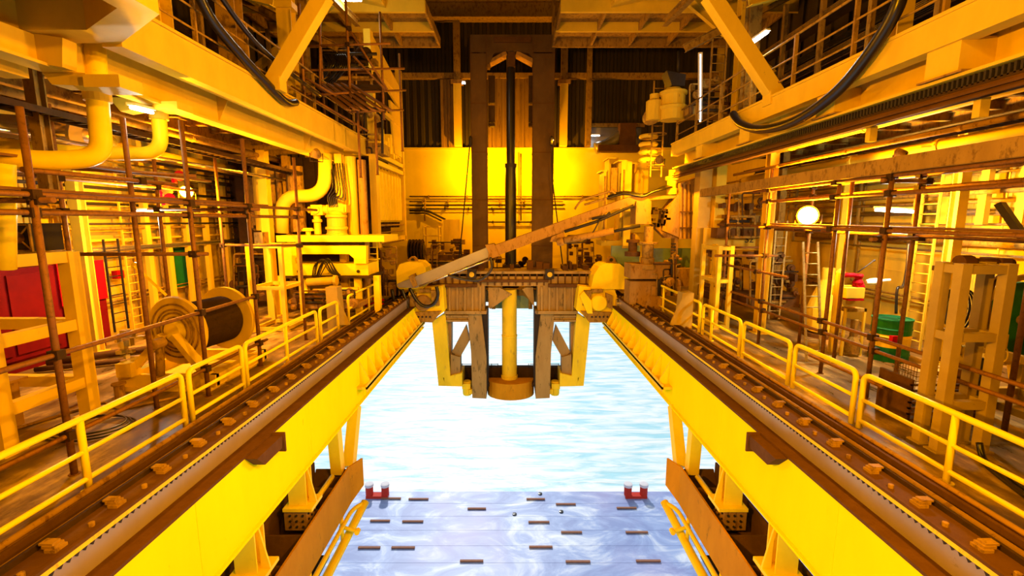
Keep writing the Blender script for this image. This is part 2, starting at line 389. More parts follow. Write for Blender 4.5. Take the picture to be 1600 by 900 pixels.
def skid_rail(s, side):
    t = thing('skid_rail', 'long steel skid rail with toothed rack bolted on the %s girder' % side, 'rail', (s*5.3, 11, ZL), 'skid rails on the girders')
    b = MB(); b.box(*sx(s,5.10,5.14),Y0,Y1,ZL,ZT-.04); w_ = b.build('rail_web','webst',t); w_['label'] = 'smooth grey rail side plate'
    b = MB(); b.box(*sx(s,5.08,5.52),Y0,Y1,ZT-.04,ZT); b.box(*sx(s,5.05,5.10),Y0,Y1,ZT-.03,ZT+.012); b.build('rail_top','rust',t)
    # toothed rack strip hung on the near stretch of the side plate
    b = MB(); b.box(*sx(s,5.07,5.10),Y0,13.2,ZT-.105,ZT-.03)
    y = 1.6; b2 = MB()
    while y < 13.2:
        b2.prism([(s*5.075,y,ZT-.105),(s*5.075,y+.07,ZT-.105),(s*5.075,y+.035,ZT-.155)],(s*.025,0,0)); y += .10  # dark wedges standing for the shade in the rack's tooth gaps
    rk = b.build('toothed_rack','legy',t); b2.build('tooth_gap_shade','dark',rk)
    # clips and bolts along the top
    y = 2.3; k = 0
    while y < 22.6:
        q = MB(); q.box(*sx(s,5.17,5.30),y-.075,y+.075,ZT,ZT+.04); q.box(*sx(s,5.19,5.34),y-.06,y+.06,ZT+.04,ZT+.075); q.box(*sx(s,5.22,5.38),y-.05,y+.05,ZT+.075,ZT+.10)
        q.build('rail_clip','creamd',t)
        q = MB(); q.lathe((s*5.19,y+.40,ZT),(0,0,1),[(0,.035),(.05,.035),(.055,.02)],8); q.build('bolt','creamd',t)
        y += .82
    # raised strip between clips, and outer channel
    b = MB(); b.box(*sx(s,5.42,5.47),Y0,Y1,ZT,ZT+.07); b.build('guide_strip','rustd',t)
    return t
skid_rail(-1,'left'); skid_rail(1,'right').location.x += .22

def coaming(s, side):
    t = thing('coaming', 'low rusty brown channel between skid rail and handrail on the %s' % side, 'coaming', (s*5.9, 11, 0), 'coamings beside the rails')
    b = MB(); b.box(*sx(s,5.53,5.58),Y0,Y1,-.02,.16); b.box(*sx(s,5.58,5.84),Y0,Y1,.0,.03); b.box(*sx(s,5.84,5.9),Y0,Y1,.0,.20); b.build('channel','rust',t)
    b = MB(); b.tube([(s*5.72,Y0,.10),(s*5.72,Y1,.10)],.055,10); b.build('pipe','rustl',t)
    b = MB(); b.box(*sx(s,6.02,6.26),Y0,Y1,.0,.07); b.tube([(s*6.14,Y0,.11),(s*6.14,Y1,.11)],.045,8); b.build('kerb','rustl',t)
    return t
coaming(-1,'left'); coaming(1,'right').location.x += .32

# ------------------------------------------------------------------ hanging lower guide beams
def lower(s, side):
    t = thing('guide_beam', 'rust-streaked ochre guide beam hanging under the %s girder' % side, 'beam', (s*4.9, 6.5, -4.05), 'guide beams under the girders')
    ye = 12.0
    b = MB(); b.box(*sx(s,4.58,4.63),-1.0,ye,-4.0,-2.9); b.prism([(s*4.58,ye,-2.9),(s*4.36,ye+.5,-2.9),(s*4.36,ye+.5,-3.75),(s*4.58,ye,-4.0)],(s*.05,0,0)); b.build('side_plate','ochre',t)
    b = MB(); b.box(*sx(s,4.63,5.6),-1.0,ye+.3,-4.0,-3.93); b.build('base_plate','rust',t)
    b = MB(); b.box(*sx(s,5.55,5.6),-1.0,ye,-3.93,-2.75); b.build('outer_plate','rust',t)
    for k in range(13):
        y = .5+k*.92; q = MB(); q.prism([(s*4.63,y,-3.93),(s*4.63,y+.5,-3.0),(s*5.55,y+.5,-3.0),(s*5.55,y,-3.93)],(0,.05,0)); q.build('rib','rust',t)
    # yellow hangers from girder, bolted shoes
    for y in (3.6, 5.75, 7.9, 10.0):
        q = MB(); q.ibeam((s*5.0,y,ZB),(s*5.0,y,-2.62),.42,.34,.03,(0,1,0)); 
        q.prism([(s*4.8,y-.02,ZB),(s*4.62,y-.02,-2.62),(s*4.8,y-.02,-2.62)],(0,.04,0)); h = q.build('hanger','yellow',t)
        q = MB(); q.box(*sx(s,4.62,5.3),y-.3,y+.3,-2.70,-2.62); q.build('shoe','yellow',h)
        q = MB(); q.box(*sx(s,4.78,5.3),y-.25,y+.25,-3.2,-2.70)
        h2 = q.build('bolted_plate','rustl',t)
        q = MB()
        for i in range(3):
            for j in range(3): q.lathe((s*4.78,y-.16+.16*i,-3.1+.14*j),(-s,0,0),[(0,.028),(.03,.028)],6); q.lathe((s*(4.86+.15*i),y-.25,-3.1+.14*j),(0,-1,0),[(0,.028),(.03,.028)],6)
        q.build('bolts','dark',h2)
    # V struts at the far end
    for p_, q2 in (((4.9,11.9,ZB),(4.9,12.0,-3.05)),((4.9,13.6,ZB),(4.75,12.45,-3.15))):
        q = MB(); q.bar((s*p_[0],*p_[1:]),(s*q2[0],*q2[1:]),.30,.28,(0,1,0)); q.build('strut','yellow',t)
    q = MB(); q.tube([(s*4.9,9.8,-2.95),(s*4.9,11.6,-2.95)],.07,8); q.build('tie_rod','yellow',t)
    return t
lower(-1,'left'); lower(1,'right').location.x += .22
def low_rail(s, side):
    t = thing('pipe_rack', 'yellow tube rack hanging below the %s guide beam' % side, 'rack', (s*4.6, 7, -5.3), 'tube racks under the guide beams')
    def P(x,y,z): return (s*x,y,z)
    q = MB(); q.tube(fillet([P(4.56,-.5,-4.2),P(4.56,12.0,-4.2),P(4.35,12.5,-4.3)],.3),.06,8); q.build('tube','yellow',t)
    q = MB(); q.tube(fillet([P(4.6,-.5,-4.9),P(4.6,11.3,-4.8),P(4.35,12.5,-4.3)],.3),.12,8); q.build('tube','yellow',t)
    q = MB(); q.tube([P(4.78,-.5,-4.62),P(4.78,11.4,-4.62)],.06,8); q.build('tube','yellow',t)
    q = MB(); q.box(*sx(s,4.85,5.4),-.5,11.0,-4.9,-4.85); q.build('tray','rustd',t)
    for y in (4.6,7.0,9.4,11.4):
        q = MB(); q.tube([P(4.64,y,-4.0),P(4.64,y,-4.8)],.055,8); q.build('hanger','yellow',t)
        q = MB(); q.tube([P(4.7,y,-4.3),P(4.22,y,-4.45)],.05,8); q.lathe(P(4.22,y-.07,-4.45),(0,1,0),[(0,.07),(.14,.07)],10); q.build('arm','yellow',t)
    return t
low_rail(-1,'left'); low_rail(1,'right').location.x += .22

# ------------------------------------------------------------------ handrails
def handrail(s, ya, yb, posts, label, open_near=False):
    x = -6.3 if s < 0 else 6.72; t = thing('handrail', label, 'handrail', (x,(ya+yb)/2,0), 'yellow deck handrails')
    r = .05
    q = MB(); q.tube(fillet([(x,ya,.05),(x,ya,1.12),(x,yb,1.12),(x,yb,.05)],.16),r,10); q.build('top_rail','rail',t)
    for z in (.62,): q = MB(); q.tube([(x,ya,z),(x,yb,z)],.038,8); q.build('mid_rail','rail',t)
    q = MB(); q.tube([(x,ya,.2),(x,yb,.2)],.042,8); q.build('low_rail','rail',t)
    for y in posts: q = MB(); q.tube([(x,y,.0),(x,y,1.1)],r,8); q.lathe((x,y,0),(0,0,1),[(0,.1),(.02,.1)],10); q.build('post','rail',t)
L_ = [(2.0,8.35,[6.3]),(8.55,10.3,[]),(10.45,14.4,[12.4]),(14.7,16.2,[]),(17.3,21.6,[19.8])]
R_ = [(2.0,8.3,[6.5]),(8.5,10.4,[]),(10.6,12.8,[]),(13.0,15.6,[14.9]),(15.9,21.8,[17.8,19.8])]
nm = ['long section nearest the camera','short section with rounded ends, second from the camera','third section from the camera','fourth section from the camera','farthest section by the trolley']
for s, lst, sd in ((-1,L_,'left'),(1,R_,'right')):
    for (a,b,p), n_ in zip(lst, nm): handrail(s, a, b, p, 'yellow tubular handrail on the %s deck, %s' % (sd, n_))
# wedge-shaped end stops beside the rails
for s, sd in ((-1,'left'),(1,'right')):
    px = 527 if s < 0 else 1075
    q = MB(); y = 16.4; q.prism([(s*6.35,y,0),(s*6.35,y+.7,0),(s*6.35,y+.45,1.6 if s < 0 else 1.4),(s*6.35,y,1.6 if s < 0 else 1.4)],(s*.42,0,0)); q.prism([(s*5.95,y,0.2),(s*6.35,y,0.2),(s*6.35,y,1.2)],(0,.08,0))
    tag(q.build('end_stop','tan'), 'tall brown wedge-shaped plate stop beside the %s skid rail' % sd, 'stop', 'plate stops').location.x += (-.1 if s > 0 else 0)

# ================================================================== CENTRE: TROLLEY, GUIDE TOWER, CYLINDER
def mir(pts): return [(1597-a, b) for a, b in pts]
T = thing('moonpool_trolley', 'weathered steel trolley frame spanning the opening on the two skid rails', 'trolley', (0, 24, 0))
YT = 23.4
# cross beam with panels
q = MB(); q.fr(622,975,432,447,YT,YT+1.6); q.fr(640,960,424,428,YT-.1,YT+1.5); q.build('cross_beam','legg',T)
q = MB()
for x in range(640,960,11): q.fr(x,x+2,428,446,YT-.06,YT+.02)
q.fr(636,745,444,449,YT-.25,YT); q.fr(857,965,444,449,YT-.25,YT); q.fr(745,857,437,441,YT-.15,YT); q.build('beam_ribs','rust',T)
# boxes either side
for m in (0,1):
    f = mir if m else (lambda p: p)
    q = MB(); q.fp(f([(694,447),(757,447),(757,488),(700,488),(694,470)]),YT,YT+1.3); b = q.build('side_box','legg',T)
    q = MB()
    for x in (701,713,725,737,749): q.fp(f([(x,448),(x+3,448),(x+3,488),(x,488)]),YT-.12,YT)
    q.fp(f([(694,486),(760,486),(760,491),(694,491)]),YT-.2,YT+1.3); q.fp(f([(698,489),(730,489),(730,503),(698,503)]),YT+.1,YT+.9); q.fp(f([(696,493),(732,493),(732,495.5),(696,495.5)]),YT,YT+.95); q.fp(f([(696,500),(732,500),(732,503),(696,503)]),YT,YT+.95)
    q.build('box_rib','legg',b)
    # dark inner leg: front plate and inner side plate
    q = MB(); q.fp(f([(730,491),(752,491),(760,560),(760,623),(738,622),(736,550)]),YT+.1,YT+.45); l = q.build('inner_leg','legg',T); l['label'] = 'dark grey-brown inner leg'
    q = MB(); q.fp(f([(752,482),(762.5,482),(763,600),(760,623),(758,560)]),YT+.45,YT+1.3); q.build('leg_side','dark',l)
    # outer yellow leg
    q = MB(); q.fp(f([(675,503),(696,489),(704,592),(685,602)]),YT+.0,YT+.5); l = q.build('outer_leg','legy',T); l['label'] = 'yellow outer leg'
    q = MB(); q.fp(f([(696,489),(705,500),(705,560),(704,592)]),YT+.5,YT+1.2); q.build('leg_side','legg',l)
    q = MB(); q.fp(f([(685,592),(722,583),(722,604),(685,603)]),YT,YT+1.3); q.build('foot','legy',T)
    q = MB(); q.fp(f([(704,554),(719,558),(719,585),(704,585)]),YT+.15,YT+.9); q.build('knee_box','legg',T)
    q = MB(); q.fp(f([(728,508),(734,532),(718,560),(706,550)]),YT+.3,YT+.7); q.build('brace','legg',T)
    q = MB(); c = W(730 if not m else 867,607,YT+.6); q.lathe((c.x,c.y,c.z-.35),(0,0,1),[(0,.22),(.1,.25),(.75,.25),(.8,.2)],16); q.build('barrel','legy',T)
    q = MB(); q.fp(f([(733,609),(738,609),(738,616),(733,616)]),YT+.2,YT+.8); q.fp(f([(722,600),(735,600),(735,608),(722,608)]),YT+.3,YT+.8); q.build('bracket','legy',T)
# lower ring platform
q = MB()
n = 14; c0 = W(798,612,YT+1.0); R = W(836,612,YT).x-c0.x
zt = W(798,602,YT).z; zb = W(798,627,YT).z
pts = [(c0.x+math.cos(PI+PI*k/n)*R*1.0, YT+1.2+math.sin(PI+PI*k/n)*1.1) for k in range(n+1)]
q.prism([(x,y,zb) for x,y in pts],(0,0,zt-zb)); q.build('ring_front','ochre',T)
q = MB(); q.fr(720,877,574,601,YT+1.5,YT+1.9); q.fr(722,875,598,604,YT+.7,YT+2.2); q.build('low_platform','rustd',T)
q = MB()
for x in (722,737,768,778,826,838,860,873): q.tube([W(x,575,YT+1.4),W(x,568,YT+1.4)],.02,6)
q.tube([W(722,569,YT+1.4),W(778,569,YT+1.4)],.02,6); q.tube([W(828,569,YT+1.4),W(873,569,YT+1.4)],.02,6); q.build('low_railing','dark',T)
# centre frame behind
q = MB(); q.fp([(768,452),(832,452),(832,483),(826,483),(826,468),(818,462),(782,462),(774,468),(774,483),(768,483)],YT+1.8,YT+2.1); q.build('arch_plate','creamd',T)
q = MB(); q.fr(774,826,460,482,YT+2.1,YT+2.2); g_ = q.build('green_plate','greenl',T); g_['label'] = 'pale green plate in the arch'
q = MB()
q.fp([(763,449),(780,449),(800,460),(766,483),(763,480)],YT+.5,YT+.62); q.fp([(833,449),(822,449),(816,452),(835,480)],YT+.5,YT+.62); q.build('corner_plate','legg',T)
# yellow lower cylinder
a = W(796,598,YT+1.2); b_ = W(796,452,YT+1.2); h = b_.z-a.z; r = .40
q = MB(); q.lathe((a.x,a.y,a.z),(0,0,1),[(0,r*1.18),(.45,r*1.18),(.47,r*1.05),(h*.5,r*1.05),(h*.5+.02,r*1.09),(h*.5+.12,r*1.09),(h*.5+.14,r*1.02),(h,r*1.02)],24)
t = q.build('lower_cylinder','legy',T); t['label'] = 'weathered yellow vertical cylinder'
# deck machinery on top of the cross beam
random.seed(3)
for k in range(26):
    x = random.uniform(670,920); y = random.uniform(408,424); wd = random.uniform(3,12)
    q = MB(); q.fr(x,x+wd,y,428,YT+random.uniform(.3,1.4),YT+1.6); q.build('fitting','rust',T)
for px in (737,859):
    q = MB(); q.fr(px-7,px+7,421,436,YT-.35,YT-.1); b_ = q.build('lamp_box','dark',T)
    c = W(px,429,YT-.35); q = MB(); q.lathe((c.x,c.y,c.z),(0,-1,0),[(0,.13),(.05,.13),(.06,.1)],16); q.build('lens','cream',b_)
# end trucks
def truck(m):
    f = mir if m else (lambda p: p); sd = 'right' if m else 'left'
    cx = W(955 if m else 648,430,22.4)
    t = thing('end_truck', 'yellow end truck with domed cover and lifting eye on the %s skid rail' % sd, 'carriage', (cx.x,22.6,ZT), 'end trucks of the trolley')
    Y = 22.3
    if m: dome = [(924,449),(928,430),(936,417),(944,412),(968,412),(979,421),(986,444),(986,452),(960,452),(924,452)]
    else: dome = [(620,448),(619,424),(624,413),(638,409),(656,410),(665,418),(668,444),(660,452),(624,452)]
    q = MB(); q.fp(dome,Y,Y+1.5); q.build('cover','yellow',t)
    ex = 955 if m else 645
    q = MB(); q.fp([(ex-9,413),(ex-6,404),(ex-2,400.5),(ex+2,400.5),(ex+6,404),(ex+9,413)],Y+.6,Y+.8); c = W(ex,406,Y+.6); q.build('lifting_eye','rustl',t)
    q = MB(); q.lathe((c.x,Y+.58,c.z),(0,1,0),[(0,.09),(.24,.09)],14); q.build('eye_pin','dark',t)
    body = [(641,452),(692,447),(695,486),(684,494),(676,504),(650,503),(640,498),(634,470)] if not m else mir([(637,452),(692,447),(697,484),(684,494),(678,504),(650,504),(634,494),(630,470)])
    q = MB(); q.fp(body,Y+.2,Y+1.6); q.build('body','yellow',t)
    q = MB()
    b2 = [(640,488),(690,486),(680,499),(676,504),(650,503),(640,498)]; q.fp(f(b2),Y+.08,Y+.2); bp = q.build('bolted_plate','creamd',t)
    q = MB()
    for x in (648,654,660,666,672):
        c = W(*f([(x,495)])[0],Y+.08); q.lathe(c,(0,-1,0),[(0,.05),(.04,.05)],8)
    q.build('bolts','dark',bp)
    c = W(*(f([(662,472)])[0]),Y+.2)
    q = MB(); q.lathe((c.x,Y-.1,c.z),(0,1,0),[(0,.35),(.08,.42),(.1,.3),(.3,.3)],20); q.build('hub','rustl' if not m else 'yellow',t)
    q = MB(); q.fp(f([(640,462),(650,458),(648,480),(640,484)]),Y-.05,Y+.2); q.fp(f([(672,454),(684,454),(686,478),(676,476)]),Y-.05,Y+.2); q.fp(f([(655,452),(672,452),(672,457),(655,457)]),Y-.15,Y+.2); q.build('valve_block','creamd',t)
    if m:
        a = W(962,475,Y); q = MB(); q.lathe(a,(1,0,-.05),[(0,.26),(.25,.27),(.27,.2),(.5,.2)],18); r_ = q.build('roller','chrome',t)
        q = MB(); q.fp([(906,462),(912,455),(924,470),(926,490),(918,490)],Y-.1,Y+.2); q.build('arm','yellow',t)
truck(0); truck(1)
# black hoses at the left truck
for pts, lb in (([(612,452),(618,478),(626,494),(634,497),(638,488),(634,470),(628,452)],'looping in a tight hook'),([(640,450),(650,468),(662,478),(676,476),(684,462),(682,448)],'hanging in a wide loop'),([(600,470),(614,478),(622,492),(634,499),(640,490)],'lowest of the three')):
    q = MB(); q.tube(spline([W(a,b,21.9) for a,b in pts],6),.085,8)
    tag(q.build('hydraulic_hose','black'), 'thick black hose at the left end truck, '+lb, 'hose', 'black hoses at the left end truck')

# guide tower
G = thing('guide_tower', 'tall brown portal tower of two box columns and header behind the trolley', 'tower', (0,27.5,0))
YG = 27.2
def col(x0,x1,yt):
    a = W(x0,yt,YG); b = W(x1,431,YG); q = MB()
    q.box(a.x,b.x,YG,YG+1.0,.0,a.z); return q, a, b
for (x0,x1) in ((735,762),(833.5,862)):
    q, a, b = col(x0,x1,60); c_ = q.build('column','tower',G)
    q = MB()
    for z in (2.5,5.2,7.9,10.6,13.3): q.box(a.x-.02,b.x+.02,YG-.02,YG+1.02,z,z+.05)
    q.box(a.x-.03,a.x,YG-.04,YG+.02,.2,a.z); q.box(b.x,b.x+.03,YG-.04,YG+.02,.2,a.z); q.build('edge_strip','rust',c_)
q = MB(); q.fp([(735,54),(863,54),(863,92),(834,92),(826,83),(808,79),(790,79),(772,83),(764,100),(735,100)],YG-.02,YG+1.02); q.build('header','tower',G)
q = MB(); q.fp([(763,94),(766,98),(792,84),(790,79)],YG+.1,YG+.9); q.fp([(834,92),(832,98),(806,84),(808,79)],YG+.1,YG+.9); q.build('header_brace','rustl',G)
q = MB(); q.fr(772,830,57,66,YG-.12,YG); q.fr(793,805,80,104,YG+.2,YG+.7); q.build('header_bracket','rust',G)
for x0,x1 in ((763,773),(826,833)):
    q = MB()
    for y0,y1 in ((118,160),(165,190),(192,197)): q.fr(x0,x1,y0,y1,YG+.3,YG+.7)
    q.build('guide_shoe','rustd',G)
H = thing('hydraulic_cylinder', 'tall black hydraulic cylinder standing between the tower columns', 'cylinder', (W(798,420,YG+.3).x,YG+.45,.6))
cx = W(798,345,YG+.45)
def zz(py): return W(798,py,YG+.45).z
q = MB(); q.lathe((cx.x,cx.y,zz(415)),(0,0,1),[(0,.34),(zz(258)-zz(415)-.05,.34),(zz(258)-zz(415),.28)],20); q.build('barrel','black',H)
q = MB(); q.lathe((cx.x,cx.y,zz(258)),(0,0,1),[(0,.25),(zz(82)-zz(258),.25)],18); q.build('rod','black',H)
q = MB(); q.lathe((cx.x,cx.y,zz(262)),(0,0,1),[(0,.37),(.22,.37)],20); q.build('collar','dark',H)
q = MB(); q.box(cx.x-.5,cx.x+.5,YG,YG+.9,0,zz(413)); q.build('foot','rustd',H)
# slack wires beside the columns
for pts, lb in (([(735,215),(722,360),(716,412)],'left of the left tower column'),([(862,215),(863,280),(880,420)],'right of the right tower column')):
    q = MB(); q.tube([W(a,b,26.9) for a,b in pts],.035,6); q.lathe(W(*pts[0],26.9)-Vector((0,0,.5)),(0,0,1),[(0,.03),(.1,.09),(.5,.09),(.6,.03)],8)
    tag(q.build('guide_wire','dark'), 'thin dark tensioned wire '+lb, 'wire', 'tensioned wires')

# ------------------------------------------------------------------ knuckle crane
K = thing('pedestal_crane', 'rusty hydraulic crane with its long boom lowered leftwards over the trolley', 'crane', (W(1085,470,21.5).x,21.5,0))
YC = 21.0
q = MB(); q.fp([(1064,286),(1102,272),(1103,372),(1062,374)],YC,YC+1.2); q.build('slew_housing','rustl',K)
q = MB(); q.fp([(1040,330),(1063,300),(1063,372),(1035,360)],YC+.1,YC+1.0); q.fp([(1018,350),(1062,358),(1062,373),(1040,372)],YC+.3,YC+.8); q.build('housing_bracket','rustl',K)
q = MB(); a = W(1093,470,YC+.6); q.box(W(1083,470,20.1).x,W(1101,470,20.1).x,20.1,20.7,0,W(1090,264,20.1).z); q.box(W(1081,470,20.1).x,W(1103,470,20.1).x,20.05,20.12,0,W(1090,300,20.1).z-1.5)
pc = q.build('pedestal_column','tan',K); pc['label'] = 'tall upright tan column in front of the slew housing'
q = MB()
for x in (1066,1072,1078): q.fp([(x,288),(x+1.2,288),(x+1.2,372),(x,372)],YC-.05,YC)
q.fr(1063,1083,330,332,YC-.08,YC); q.fr(1063,1083,355,357,YC-.08,YC); q.build('housing_ribs','rust',K)
q = MB(); q.fr(1045,1080,420,447,YC-.1,YC+1.2); q.fr(1052,1060,372,422,YC+.2,YC+.7); q.build('lower_box','rustl',K)
q = MB()
for k in range(8): q.fr(1050,1056,380+5*k,382+5*k,YC+.05,YC+.2)
q.build('step_rungs','dark',K)
q = MB(); c = W(1049,304,YC+.4); q.lathe((c.x,c.y,c.z),(0,0,1),[(0,.26),(.25,.26),(.3,.2),(.6,.22),(.65,.3),(.8,.3),(.85,.16),(1.1,.16)],16); q.build('slew_motor','cream',K)
# boom: inner box section
q = MB(); q.fp([(763,387),(985,307),(1004,303),(1016,312),(1018,350),(1010,351),(994,350),(992,322),(960,327),(881,362),(852,372),(763,405)],YC+.1,YC+.8); B = q.build('boom','rustl',K)
q = MB(); q.fr(993,1018,314,350,YC-.02,YC+.95); q.fp([(985,307),(1062,305),(1062,309),(1000,314)],YC+.2,YC+.8); q.build('boom_head','rustl',K)
q = MB(); q.fp([(620,444),(762,386),(768,400),(650,450),(622,449)],YC+.22,YC+.68); b = q.build('boom_extension','steel',K); b['label'] = 'dark grey telescopic boom section'
q = MB(); q.fp([(758,383),(772,381),(780,400),(768,404)],YC+.05,YC+.85); q.build('boom_collar','rustl',K)
q = MB(); q.fp([(638,432),(645,429),(652,446),(646,450)],YC+.1,YC+.8); q.build('tip_collar','creamd',K)
q = MB(); q.tube([W(655,447,YC-.05),W(766,405,YC-.05)],.045,8); s_ = q.build('piston_rod','chrome',K); s_['label'] = 'bright thin rod under the boom'
q = MB(); q.tube([W(881,376,YC-.02),W(958,361,YC-.02)],.16,12); q.lathe(W(880,377,YC-.02),(-1,0,-.2),[(0,.18),(.15,.2),(.3,.12)],12); cy = q.build('luffing_cylinder','rustl',K)
q = MB(); q.tube([W(955,362,YC-.02),W(1000,353,YC-.02)],.07,10); q.build('cylinder_rod','dark',cy)
q = MB(); q.fp([(881,362),(884,378),(860,378),(862,370)],YC+.1,YC+.7); q.build('cylinder_lug','rustl',K)
q = MB(); q.tube([W(882,362,YC),W(930,347,YC),W(990,321,YC)],.07,8); q.tube([W(925,342,YC-.05),W(948,337,YC-.05),W(953,332,YC-.05)],.06,8); q.build('boom_pipes','dark',K)
q = MB(); q.tube(fillet([W(898,327,YC+.3),W(907,313,YC+.3),W(955,298,YC+.3),W(965,306,YC+.3)],.3),.05,8); q.tube([W(913,320,YC+.1),W(950,309,YC+.1)],.05,8); q.build('boom_guard','creamd',K)
q = MB()
for k in range(4): q.tube(spline([W(948+k,310-k,YC+.1+.1*k),W(975,303-k,YC+.1+.1*k),W(1003,307-k,YC+.1*k),W(1020,300,YC+.1*k),W(1038,295-k,YC+.1*k),W(1052,292,YC+.3)]),.055,8)
q.build('hose_bundle','black',K)
random.seed(5)
for k in range(14):
    x = random.uniform(1020,1042); y = random.uniform(322,350); q = MB(); q.fr(x,x+random.uniform(3,8),y,y+random.uniform(3,7),YC+.1,YC+.6); q.build('valve','rustd',K)
for px in (915,925): 
    pass
q = MB(); q.tube(spline([W(766,402,YC-.1),W(768,420,YC-.1),W(752,436,YC-.1),W(730,437,YC-.1),W(700,430,YC-.1)]),.06,8); q.tube(spline([W(938,342,YC-.1),W(925,365,YC-.1),W(910,378,YC-.1),W(885,380,YC-.1)]),.03,6); q.build('loose_hose','black',K)

# red and white warning tape
b = MB(); b.bar(W(571,460,20.6),W(600,476,20.6),.02,.09); b.bar(W(570,478,20.6),W(600,468,20.6),.02,.09)
tag(b.build('warning_tape','red'),'red warning tape crossed between the left handrail and the end truck','tape')

# ================================================================== UPPER PLATFORMS AND CRANE-BEAM FASCIAS
def upper_left():
    t = thing('upper_platform', 'broad cream-painted upper platform girder along the left side', 'platform', (-8,10,6.5))
    X = 6.65
    b = MB(); b.box(-X-.03,-X,8.32,21.6,7.0,7.66); b.box(-X-.25,-X+.05,8.32,21.6,7.66,7.72); b.box(-X-.35,-X,8.32,21.6,6.95,7.0); b.build('fascia','cream',t)
    b = MB(); b.box(-7.75,-X-.03,8.32,21.6,7.35,7.42); b.box(-7.75,-7.70,1.5,21.6,6.55,6.98); b.box(-7.75,-7.70,8.32,21.6,6.98,7.4); b.box(-7.95,-7.55,1.5,21.6,6.5,6.55)
    for y in (12.5,17.5): b.prism([(-7.70,y,6.56),(-7.70,y,7.35),(-7.3,y,7.35)],(0,.03,0))
    b.build('web_girder','cream',t)
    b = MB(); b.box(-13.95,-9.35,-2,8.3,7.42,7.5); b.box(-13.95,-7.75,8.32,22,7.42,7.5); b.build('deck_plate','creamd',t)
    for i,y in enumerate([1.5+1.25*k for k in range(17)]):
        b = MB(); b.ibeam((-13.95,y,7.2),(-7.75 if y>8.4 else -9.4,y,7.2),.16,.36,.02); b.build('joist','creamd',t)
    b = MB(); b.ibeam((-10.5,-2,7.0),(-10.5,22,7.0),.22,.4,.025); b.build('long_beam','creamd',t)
    b = MB(); b.prism([W(542,207,21.6),W(576,236,21.6),W(576,243,21.6),W(530,243,21.6),W(520,235,21.6)],(0,.1,0)); b.build('end_plate','yellow',t)
    for (a, c, d, y) in ((75,187,110,8.2),(182,277,152,10.4)):
        p = W(a,d+12,y); r_ = W(c,d+12,y)
        b = MB(); b.fp([(a-12,d+0),(a+6,d+22),(a+58,d+24 if a<100 else d+14),(a+58,d+4),(a+10,d)],y,y+.35); b.fr(a+56,a+110 if a<100 else a+94,d+6,d+26 if a<100 else d+18,y-.1,y+.4); b.build('support_bracket','cream',t)
    return t
upper_left()
# octagonal bracket, top left
t = thing('octagonal_frame', 'large cream octagonal frame jutting out at the top left corner', 'frame', (-7.2,7,7.0))
oc = [(-6.65,8.3),(-8.3,8.3),(-9.3,7.2),(-9.3,5.0),(-8.2,3.9),(-6.65,3.9),(-5.15,5.0),(-5.15,7.2)]
inn = [(-6.73,7.75),(-7.8,7.75),(-8.7,6.9),(-8.7,5.2),(-7.75,4.4),(-6.7,4.4),(-5.6,5.2),(-5.6,7.0)]
b = MB(); n = 8
v = [(x,y,7.0) for x,y in oc]+[(x,y,7.0) for x,y in inn]+[(x,y,7.9) for x,y in oc]+[(x,y,7.9) for x,y in inn]
b.add(v, [(i,(i+1)%n,(i+1)%n+n,i+n) for i in range(n)]+[(i,i+2*n,(i+1)%n+2*n,(i+1)%n) for i in range(n)]+[(i+n,(i+1)%n+n,(i+1)%n+3*n,i+3*n) for i in range(n)]+[(i+2*n,i+3*n,(i+1)%n+3*n,(i+1)%n+2*n) for i in range(n)])
b.build('ring_beam','cream',t)
b = MB(); b.prism([(x,y,7.8) for x,y in inn],(0,0,.05)); b.build('floor_plate','creamd',t)
b = MB(); b.box(-8.6,-5.7,5.9,6.1,7.5,7.79); b.build('cross_beam','creamd',t)
b = MB(); b.bar(W(85,105,8.0),W(85,60,8.0),.5,.25); b.box(-8.6,-8.2,6.5,8.2,6.4,7.0); b.build('support_leg','cream',t)

def upper_right():
    t = thing('upper_platform', 'bright yellow-lit cream upper platform girder along the right side', 'platform', (8,10,6.4))
    X = 7.0
    b = MB(); b.box(X,X+.03,1,20.6,6.86,7.27); b.box(X-.03,X+.3,1,20.6,7.27,7.33); b.box(X,X+.3,1,20.6,6.8,6.86); b.build('fascia','cream',t)
    b = MB(); b.box(7.62,7.67,1,20.6,6.3,7.0); b.box(7.1,8.2,1,20.6,6.26,6.31); 
    b.build('web_girder','cream',t)
    for y in (5.2,7.6,10.4,14,17.4):
        b = MB(); b.box(X+.06,7.62,y,y+.6,6.31,6.86); s_ = b.build('support_box','cream',t)
        b = MB(); b.box(X+.02,7.6,y-.1,y+.7,6.31,6.34); s_ = b.build('shim_plate','rustl',s_)
    b = MB(); b.box(7.67,13.95,-2,21,7.1,7.2); b.build('deck_plate','creamd',t)
    for i in range(16):
        y = 1.5+1.25*i; b = MB(); b.ibeam((7.67,y,6.85),(13.95,y,6.85),.16,.4,.02); b.build('joist','creamd',t)
    for X2 in (9.6,11.8): b = MB(); b.ibeam((X2,-2,6.7),(X2,21,6.7),.2,.35,.02); b.build('long_beam','creamd',t)
upper_right()
